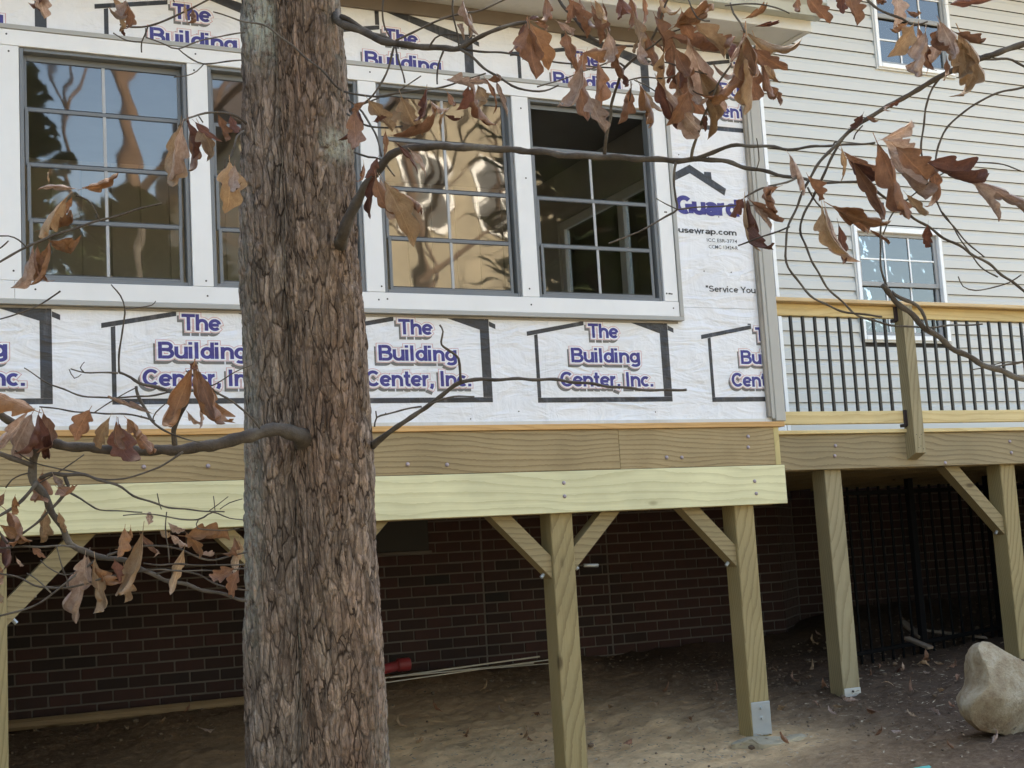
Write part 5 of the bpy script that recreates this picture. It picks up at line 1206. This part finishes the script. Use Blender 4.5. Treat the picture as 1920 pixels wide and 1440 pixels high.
LV2 = [
 (1712,46,1688,96,4,.9),(1702,42,1676,80,0,.7),(1735,60,1728,150,2,.9),(1722,52,1710,140,1,.7),(1740,130,1770,58,2,.9),(1762,40,1800,110,2,1.1),(1760,55,1740,115,1,.8),(1800,60,1856,165,4,.8),(1790,70,1815,150,4,.7),(1775,110,1780,150,1,.8),(1780,8,1850,0,3,.4),(1790,60,1835,95,1,.6),
 (1618,214,1604,248,3,1.0),(1625,218,1640,240,1,.9),(1690,186,1668,200,3,.5),(1668,198,1652,208,2,.5),
 (1480,290,1520,345,2,.6),(1515,330,1540,374,1,.8),(1578,278,1592,336,4,.6),(1582,285,1650,330,1,.55),(1600,305,1662,410,1,.6),(1592,300,1655,345,3,.5),
 (1652,262,1722,238,2,.55),(1655,262,1705,280,2,.8),(1645,268,1700,395,1,.75),(1665,275,1712,370,2,.95),(1680,275,1735,330,1,.9),(1735,300,1812,360,3,.95),(1745,310,1770,390,1,.9),(1700,365,1742,420,4,.7),(1690,370,1700,412,1,.9),(1815,336,1915,376,2,.55),(1825,338,1870,400,2,.8),(1740,420,1735,462,3,.7),
 (1460,350,1412,372,1,1.0),(1440,348,1450,395,1,.9),(1394,372,1372,400,3,.9),(1396,374,1392,470,4,.45),(1402,376,1385,488,3,.35),(1405,374,1448,424,1,.45),(1410,380,1440,420,2,.4),
 (1542,388,1552,470,4,.55),(1548,390,1572,490,2,.35),(1560,386,1655,440,0,.6),(1562,388,1640,430,1,.6),(1572,420,1590,494,3,.6),(1630,430,1660,448,1,.5),
]
for (a, b, c_, d_, k, wf) in LV2: leaf(OAK2, a, b, c_, d_, k, 2.40+lrng.uniform(-.05, .03) if a > 1465 else 2.62, wf*1.15)

# ------------------------------------------------------------------ rock, footing, scraps
def rock_at():
    # boulder standing on its end at the right edge
    best = None
    for Y in np.linspace(-1.6, .2, 60):
        X, Z = cx(1895, 1383, Y)
        e = abs(Z-(gz(X, Y)))
        if best is None or e < best[0]: best = (e, X, Y, Z)
    return best
_, RX, RY, RZ = rock_at()
rv = []; bm = bmesh.new(); bmesh.ops.create_icosphere(bm, subdivisions=5, radius=1)
def rx(px, py): return cx(px, py, RY)
outl = [(1838, 1213), (1852, 1203), (1868, 1205), (1890, 1222), (1930, 1247), (1962, 1285), (1985, 1350), (1945, 1388), (1905, 1386), (1885, 1377), (1850, 1372), (1826, 1352), (1816, 1325), (1820, 1306), (1836, 1285), (1840, 1255), (1836, 1232)]
oc = np.array([rx(*p) for p in outl]); cen2 = np.array([(rx(1890, 1305))])[0]
angs = np.arctan2(oc[:, 1]-cen2[1], oc[:, 0]-cen2[0]); rads = np.hypot(oc[:, 1]-cen2[1], oc[:, 0]-cen2[0])
o_ = np.argsort(angs); angs, rads = angs[o_], rads[o_]
pts = np.array([v.co[:] for v in bm.verts])
nz = fbm(pts[:, 0]*2.2+5, pts[:, 1]*2.2, pts[:, 2]*2.2, 4, 77); nz2 = fbm(pts[:, 0]*9+5, pts[:, 1]*9, pts[:, 2]*9, 3, 78)
for v, q, a, b in zip(bm.verts, pts, nz, nz2):
    aa = math.atan2(q[2], q[0]); dx_, dz_ = math.cos(aa), math.sin(aa); rad = .1
    for (p0, p1) in zip(oc, np.roll(oc, -1, 0)):
        a0, b0 = p0-cen2, p1-cen2; den = dx_*(b0[1]-a0[1])-dz_*(b0[0]-a0[0])
        if abs(den) < 1e-9: continue
        rr1 = (a0[0]*(b0[1]-a0[1])-a0[1]*(b0[0]-a0[0]))/den; uu = (a0[0]*dz_-a0[1]*dx_)/den
        if rr1 > 0 and -1e-6 <= uu <= 1+1e-6: rad = rr1; break
    k = math.hypot(q[0], q[2]); kk = min(1, k**.6) if k > 0 else 0
    kk = kk*(1+.02*a+.012*b)
    dep = .20*(1+.15*a)*(math.copysign(abs(q[1])**.8, q[1]))
    dep = max(-.15, dep)+.02*a+.008*b
    v.co = Vector((cen2[0]+math.cos(aa)*rad*kk, RY+dep, cen2[1]+math.sin(aa)*rad*kk))
rr2 = random.Random(4); cc_ = Vector((cen2[0], RY, cen2[1]))
for _ in range(14):
    nn = Vector((rr2.gauss(0, .55), -1, rr2.gauss(0, .6))).normalized(); mxd = max((v.co-cc_).dot(nn) for v in bm.verts); lim = mxd*rr2.uniform(.5, .85)
    for v in bm.verts:
        q_ = (v.co-cc_).dot(nn)
        if q_ > lim: v.co.y += (q_-lim)/abs(nn.y)*.93
me = bpy.data.meshes.new('boulder'); bm.to_mesh(me); bm.free(); me.polygons.foreach_set('use_smooth', [True]*len(me.polygons))
rk = link('boulder', me, M['rock']); setp(rk, 'pale tan boulder standing on end on the bare soil', 'rock')

# concrete pad under the corner post, part buried
fx, fy = 4.90, -.06; fz = gz(fx, fy)
bm = bmesh.new(); bmesh.ops.create_circle(bm, cap_ends=True, radius=1, segments=40)
ext = bmesh.ops.extrude_face_region(bm, geom=bm.faces[:]); vs_ = [g_ for g_ in ext['geom'] if isinstance(g_, bmesh.types.BMVert)]
for v in vs_: v.co.z = .10
for v in bm.verts:
    a = math.atan2(v.co.y, v.co.x); k = 1+.10*math.sin(3*a+.5)+.06*math.sin(5*a)
    v.co = Vector((fx+v.co.x*.26*k, fy+v.co.y*.14*k, fz-.10+v.co.z+.012*math.sin(4*a)))
bmesh.ops.bevel(bm, geom=[e for e in bm.edges if all(v.co.z > fz for v in e.verts)], offset=.012, segments=2, affect='EDGES')
me = bpy.data.meshes.new('concrete_footing'); bm.to_mesh(me); bm.free()
setp(link('concrete_footing', me, M['concrete']), 'sawdust covered concrete footing under the corner post', 'footing')

# long tan plank lying against the foundation, left
def wall_pt(px, py, Y): 
    X, Z = cx(px, py, Y); return X, Z
x0, z0 = cx(-30, 1366, 2.80); x1, z1 = cx(470, 1314, 2.80)
MBp = MB()
for k in range(1):
    a, b = 0, 1
    MBp.bar((x0+(x1-x0)*a+.002, 2.80, z0+(z1-z0)*a), (x0+(x1-x0)*b-.002, 2.80, z0+(z1-z0)*b), .07, .08, b=.02)
setp(MBp.build('timber_plank', M['plank']), 'long tan timber lying along the foot of the brick wall', 'plank')
# pale strips lying behind the trunk
for i, (a, b, c_, d_, w_) in enumerate(((715, 1275, 1012, 1234, .010), (730, 1270, 1000, 1243, .010), (720, 1280, 1035, 1236, .008), (760, 1266, 1030, 1244, .006))):
    xa, za = cx(a, b, 2.45-.02*i); xb, zb = cx(c_, d_, 2.45-.02*i)
    lab = ['longest pale strip on top of the bundle on the dirt', 'second pale strip in the bundle lying on the dirt', 'thin pale strip along the front of the dirt bundle', 'short thin pale strip at the back of the dirt bundle'][i]
    setp(MB().bar((xa, 2.45-.02*i, za+.012*(i == 0)), (xb, 2.45-.02*i, zb+.012*(i == 0)), w_, .02, b=.002).build('wood_strip', M['pvc']), lab, 'strip', 'pale strips lying under the sunroom')
# red drain pipe with a flared socket
xa, za = cx(690, 1262, 2.5); xb, zb = cx(758, 1246, 2.5)
rp = empty('drain_pipe', (xa, 2.5, za), 'red plastic pipe end lying by the dark brick wall', 'pipe')
MB().tube([(xa-.35, 2.52, za-.03), (xa, 2.5, za), (xb-.02, 2.5, zb)], [.036, .036, .036], 16).build('barrel', M['red_plastic'], rp, True)
MB().tube([(xb-.055, 2.5, zb-.001), (xb-.05, 2.5, zb-.001), (xb, 2.5, zb), (xb+.035, 2.5, zb+.001), (xb+.04, 2.5, zb+.001)], [.040, .047, .047, .047, .043], 16).build('socket', M['red_plastic'], rp, True)
# anchor stub sticking out under the brace
X, Z = cx(1095, 1060, .35); X2, Z2 = cx(1121, 1060, .35)
setp(MB().cyl((X, .35, Z), (X2, .35, Z2), .011, n=10).build('threaded_rod', M['galv'], None, True), 'short bright metal rod sticking out beside the middle post', 'rod')
X, Z = cx(50, 1118, .3); X2, Z2 = cx(68, 1117, .3)
setp(MB().cyl((X, .3, Z), (X2, .3, Z2), .009, n=10).cyl((X, .3, Z), (X+.012, .3, Z), .018, n=6).build('anchor_bolt', M['galv'], None, True), 'small bright anchor bolt in the dark beside the left knee brace', 'bolt')
# teal marking paint on the soil at the bottom edge
def on_ground(px, py):
    d = CR*((px-960)/FPX)-CU*((py-720)/FPX)+CF; lo = 1.
    for k in range(4000):
        p = CPOS+d*(lo+k*.004)
        if p.z < gz(p.x, p.y)+.012: return p
    return p
p = on_ground(1716, 1446); tm = MB(); npt = 22; ring = []
for k in range(npt):
    a = 2*math.pi*k/npt; r_ = .055*(1+.35*math.sin(3*a)+.2*math.sin(7*a+1))
    x_, y_ = p.x+r_*math.cos(a), p.y-.05+r_*1.1*math.sin(a); ring.append((x_, y_, gz(x_, y_)+.028+.004*math.sin(5*a)))
tm.add([(p.x, p.y-.05, gz(p.x, p.y-.05)+.042)]+ring, [(0, 1+k, 1+(k+1) % npt) for k in range(npt)])
setp(tm.build('paint_mark', M['teal']), 'teal spray paint mark on the soil at the bottom edge', 'paint mark')

# ------------------------------------------------------------------ iron fence under the deck
FY = 1.25
FN = empty('iron_fence', (8.0, FY, gz(8, FY)), 'black iron picket fence in the shade under the deck', 'fence')
ftop = .40
x = 6.55; k = 0
while x < 9.2:
    zb_ = gz(x, FY)-.03+.02
    if k % 8 == 7:
        MB().box(x-.025, x+.025, FY-.025, FY+.025, zb_-.06, ftop+.05, .003).build('fence_post', M['iron'], FN)
    else:
        MB().box(x-.008, x+.008, FY-.008, FY+.008, zb_+.02, ftop, .002).build('picket', M['iron'], FN)
    x += .098; k += 1
box('fence_rail', M['iron'], FN, 6.5, 9.25, FY-.0145, FY+.0145, ftop-.06, ftop-.03)
fr_ = MB().bar((6.5, FY, gz(6.5, FY)+.09), (9.25, FY, gz(9.25, FY)+.09), .03, .03, up=(0, 1, 0)); fr_.build('fence_rail', M['iron'], FN)
for i, (a, b, c_, d_, Y, w_, lab) in enumerate(((1700, 1196, 1745, 1215, 1.1, .04, 'weathered scrap board on the soil left of the boulder'), (1720, 1180, 1850, 1218, 1.5, .05, 'grey scrap board lying behind the iron pickets'), (1690, 1165, 1730, 1195, 1.5, .045, 'short broken board leaning by the fence foot'))):
    xa, za = cx(a, b, Y); xb, zb = cx(c_, d_, Y-.25)
    za = max(za, gz(xa, Y)+.02); zb = max(zb, gz(xb, Y-.25)+.02)
    setp(MB().bar((xa, Y, za), (xb, Y-.25, zb), w_*1.4, .022, up=(0, 0, 1), b=.004).build('scrap_board', M['scrap']), lab, 'board', 'scrap boards near the fence')

# ------------------------------------------------------------------ litter
lit = random.Random(5)
ch = MB()
def chip(x, y, s, ln):
    z = gz(x, y)+.018+lit.uniform(-.004, .014); a = lit.uniform(0, 6.28); tz = lit.uniform(-.5, .5); h = s*lit.uniform(.15, .6)
    ca, sa = math.cos(a)*ln, math.sin(a)*ln; cb, sb = -math.sin(a)*s, math.cos(a)*s
    ch.add([(x-ca-cb, y-sa-sb, z), (x+ca-cb, y+sa-sb, z+tz*ln), (x+ca+cb, y+sa+sb, z+tz*ln+h), (x-ca+cb, y-sa+sb, z+h)], [(0, 1, 2, 3)])
for i in range(5200):
    if lit.random() < .55: x, y = lit.gauss(4.0, 1.4), lit.gauss(.3, .9)
    else: x, y = lit.uniform(.3, 9.2), lit.uniform(-1.8, 2.7)
    s = lit.uniform(.002, .006); chip(x, y, s, s*lit.uniform(1., 4.))
for i in range(260):
    x, y = lit.uniform(3.2, 8.2), lit.uniform(-1.2, 1.6); chip(x, y, lit.uniform(.0015, .004), lit.uniform(.012, .035))
o = ch.build('wood_chips', M['chips']); setp(o, 'wood chips and bits of bark scattered over the soil', 'wood chips', None, 'stuff')
cl = MB(); ic = bmesh.new(); bmesh.ops.create_icosphere(ic, subdivisions=1, radius=1); iv = [v.co[:] for v in ic.verts]; jf = [[v.index for v in f.verts] for f in ic.faces]; ic.free()
for i in range(3000):
    x, y = lit.uniform(.2, 9.), lit.uniform(-1.4, 2.85)
    if abs(x-3.3) < 1.9 and y < 2.1 and lit.random() < .9: continue
    s = lit.uniform(.003, .010)*(1 if lit.random() < .9 else 2.2); z = gz(x, y)+.008
    cl.add([(x+a*s*lit.uniform(.8, 1.3), y+b*s*lit.uniform(.8, 1.3), z+c_*s*.8) for a, b, c_ in iv], jf)
o = cl.build('soil_clods', M['clod']); setp(o, 'small clods and crumbs of soil under the sunroom', 'soil clods', None, 'stuff')
GL = [(1630,1270,1),(1655,1285,4),(1710,1300,1),(1760,1300,4),(1790,1330,1),(1600,1250,3),(1500,1280,1),(1520,1260,4),(1475,1330,4),(1550,1290,1),(1300,1350,1),(1150,1330,4),(1010,1340,1),(830,1340,1),(780,1400,4),(1250,1390,4),(1735,1245,1),(1770,1250,4),(1720,1250,4),(1690,1262,2),(1800,1270,1),(1650,1250,1),(1560,1215,1),(1540,1195,2),(1535,1210,4),(1610,1318,2),(1560,1330,4),(1670,1375,2),(1720,1350,4),(1740,1335,2),(1640,1385,1),(1700,1260,3),(1745,1265,2),(1780,1255,1),(1525,1320,1),(1570,1345,2),(1340,1300,1),(900,1300,4),(945,1340,2),(980,1390,4),(1000,1395,0),(1240,1300,1),(1225,1320,4),(1860,1400,2),(1790,1410,1),(1480,1400,1),(300,1360,4),(375,1370,2),(345,1340,1),(180,1375,1),(660+100,1365,4),(870,1385,0),(1170,1400,1),(1650,1340,1)]
for i, (px, py, col) in enumerate(GL):
    p = on_ground(px, py); o = link('fallen_leaf', leaf_data(lit.randrange(14), col), None)
    s = lit.uniform(.06, .105); o.location = (p.x, p.y, gz(p.x, p.y)+.03); o.rotation_euler = (lit.uniform(-.35, .35), lit.uniform(-.35, .35), lit.uniform(0, 6.28)); o.scale = (s, s, s)
    setp(o, 'small dry oak leaf fallen on the bare soil', 'leaf', 'fallen leaves on the soil')

# ------------------------------------------------------------------ what the windows mirror: a sunlit house and trees behind the photographer; added evergreens
NY = -24.0
NH = empty('neighbour_house', (14, NY-3, gz(14, -20)), 'sunlit tan house mirrored in the right-hand sunroom windows', 'house')
nh = MB(); nh.box(8.2, 24, NY-9, NY, -2.5, 10.6); nh.box(11.0, 15.6, NY+.01, NY+1.4, -2.5, 10.4); nh.build('wall', M['tan_siding'], NH)
nr_ = MB(); nr_.add([(7.9, NY+.5, 10.5), (24.4, NY+.5, 10.5), (24.4, NY-4.5, 13.2), (7.9, NY-4.5, 13.2), (24.4, NY-9.5, 10.5), (7.9, NY-9.5, 10.5)], [(0, 1, 2, 3), (3, 2, 4, 5), (1, 4, 2), (5, 0, 3), (0, 5, 4, 1)])
nr_.add([(10.7, NY+1.8, 10.3), (13.3, NY+1.8, 12.4), (15.9, NY+1.8, 10.3), (10.7, NY-2, 10.3), (13.3, NY-2, 12.4), (15.9, NY-2, 10.3)], [(0, 1, 4, 3), (1, 2, 5, 4)])
nr_.build('roof', M['brown_roof'], NH)
MB().prism([(11.0, 10.402), (15.6, 10.402), (13.3, 12.25)], NY+1.2, NY+1.39).build('gable', M['tan_siding'], NH)
for x0 in (8.6, 9.8, 11.7, 13.7, 16.8, 19.2):
    for z0 in (.6, 4.4, 8.0):
        yy = NY+1.41 if 11 < x0 < 15 else NY+.01
        wd = MB(); wd.box(x0-.12, x0+1.12, yy, yy+.06, z0-.12, z0+1.75); wo_ = wd.build('window', M['vinyl_white'], NH)
        MB().box(x0, x0+.47, yy+.061, yy+.08, z0, z0+.78).box(x0+.53, x0+1., yy+.061, yy+.08, z0, z0+.78).box(x0, x0+.47, yy+.061, yy+.08, z0+.85, z0+1.63).box(x0+.53, x0+1., yy+.061, yy+.08, z0+.85, z0+1.63).build('pane', M['frame_dark'], wo_)
def far_tree(x, y, h, r, kind, lab, seed, dense=False):
    r_ = random.Random(seed); g_ = gz(x, y)
    e = empty('pine_tree' if kind else 'bare_tree', (x, y, g_), lab, 'tree', 'trees behind the photographer')
    MB().tube([(x, y, g_-.1), (x+.1, y, g_+h*.4), (x-.1, y+.1, g_+h*.75), (x, y, g_+h)], [r, r*.8, r*.5, r*.12], 10).build('trunk', M['far_bark'], e, True)
    cr = MB()
    if kind:
        for i in range(2600):
            t = r_.random()**.8; z = g_+h*((.06 if dense else .35)+(.94 if dense else .65)*t); rad = (1-t)*h*(.24 if dense else .22)+.4; a = r_.uniform(0, 6.28); q = rad*math.sqrt(r_.random())
            px, py = x+q*math.cos(a), y+q*math.sin(a); s = r_.uniform(.2, .6)*(1.5 if dense else 1); b = r_.uniform(0, 6.28); dz = r_.uniform(-.15, .25)
            cr.add([(px, py, z), (px+s*math.cos(b), py+s*math.sin(b), z+dz), (px+s*math.cos(b+.6), py+s*math.sin(b+.6), z+dz+.1)], [(0, 1, 2)])
        cr.build('crown', M['needle'], e)
    else:
        def grow(p, d, L, rr, lv):
            q = p+d*L; cr.tube([p, (p+q)/2+Vector((r_.uniform(-.05, .05)*L, r_.uniform(-.05, .05)*L, 0)), q], [rr, rr*.8, rr*.6], 5, False)
            if lv == 0: return
            for k in range(3):
                nd = (d+Vector((r_.uniform(-.8, .8), r_.uniform(-.8, .8), r_.uniform(-.1, .6)))).normalized(); grow(q, nd, L*r_.uniform(.6, .8), rr*.6, lv-1)
        for k in range(7):
            a = r_.uniform(0, 6.28); z = g_+h*r_.uniform(.35, .85); grow(Vector((x, y, z)), Vector((math.cos(a), math.sin(a), .7)).normalized(), h*.14, r*.4, 4)
        cr.build('crown', M['far_bark'], e)
far_tree(2.0, -17, 10.5, .30, 1, 'green pine mirrored in the leftmost window', 1)
far_tree(4.7, -19, 17, .26, 0, 'bare tree mirrored beside the pine in the leftmost window', 2)
far_tree(-3.5, -18, 15, .3, 1, 'pine standing behind the photographer to the left', 3)
far_tree(17, -16, 14, .25, 0, 'bare tree standing behind the photographer to the right', 4)
far_tree(3.9, -15.5, 7.6, .2, 1, 'low dark pine mirrored in the lower leftmost window', 5)
far_tree(5.2, -17, 7.2, .2, 1, 'low dark pine mirrored between the first two windows', 6)
far_tree(12.6, -14, 10.5, .25, 1, 'dark pine mirrored in the rightmost sunroom window', 7)
far_tree(9.3, -16, 13, .16, 0, 'thin bare tree mirrored in the third sunroom window', 8)
far_tree(9.9, -10.5, 9.5, .22, 1, 'dense dark evergreen added to dim reflections in the rightmost sunroom window', 9, True)  # added so the rightmost window reflects something dark
far_tree(-7.5, -3.5, 13, .3, 1, 'unseen dense evergreen nearest the house, added to block sky at left', 10, True)  # unseen evergreen row added to block left sky and darken post sides
far_tree(-8.5, -8.5, 14, .3, 1, 'unseen dense evergreen in mid-row, added to block sky at left', 11, True)
far_tree(-7.0, -13.5, 13, .3, 1, 'unseen dense evergreen farthest from the house, added to block sky at left', 12, True)
far_tree(-6.5, .5, 10, .25, 1, 'smaller unseen evergreen added to block sky beside the left end of the sunroom', 13, True)
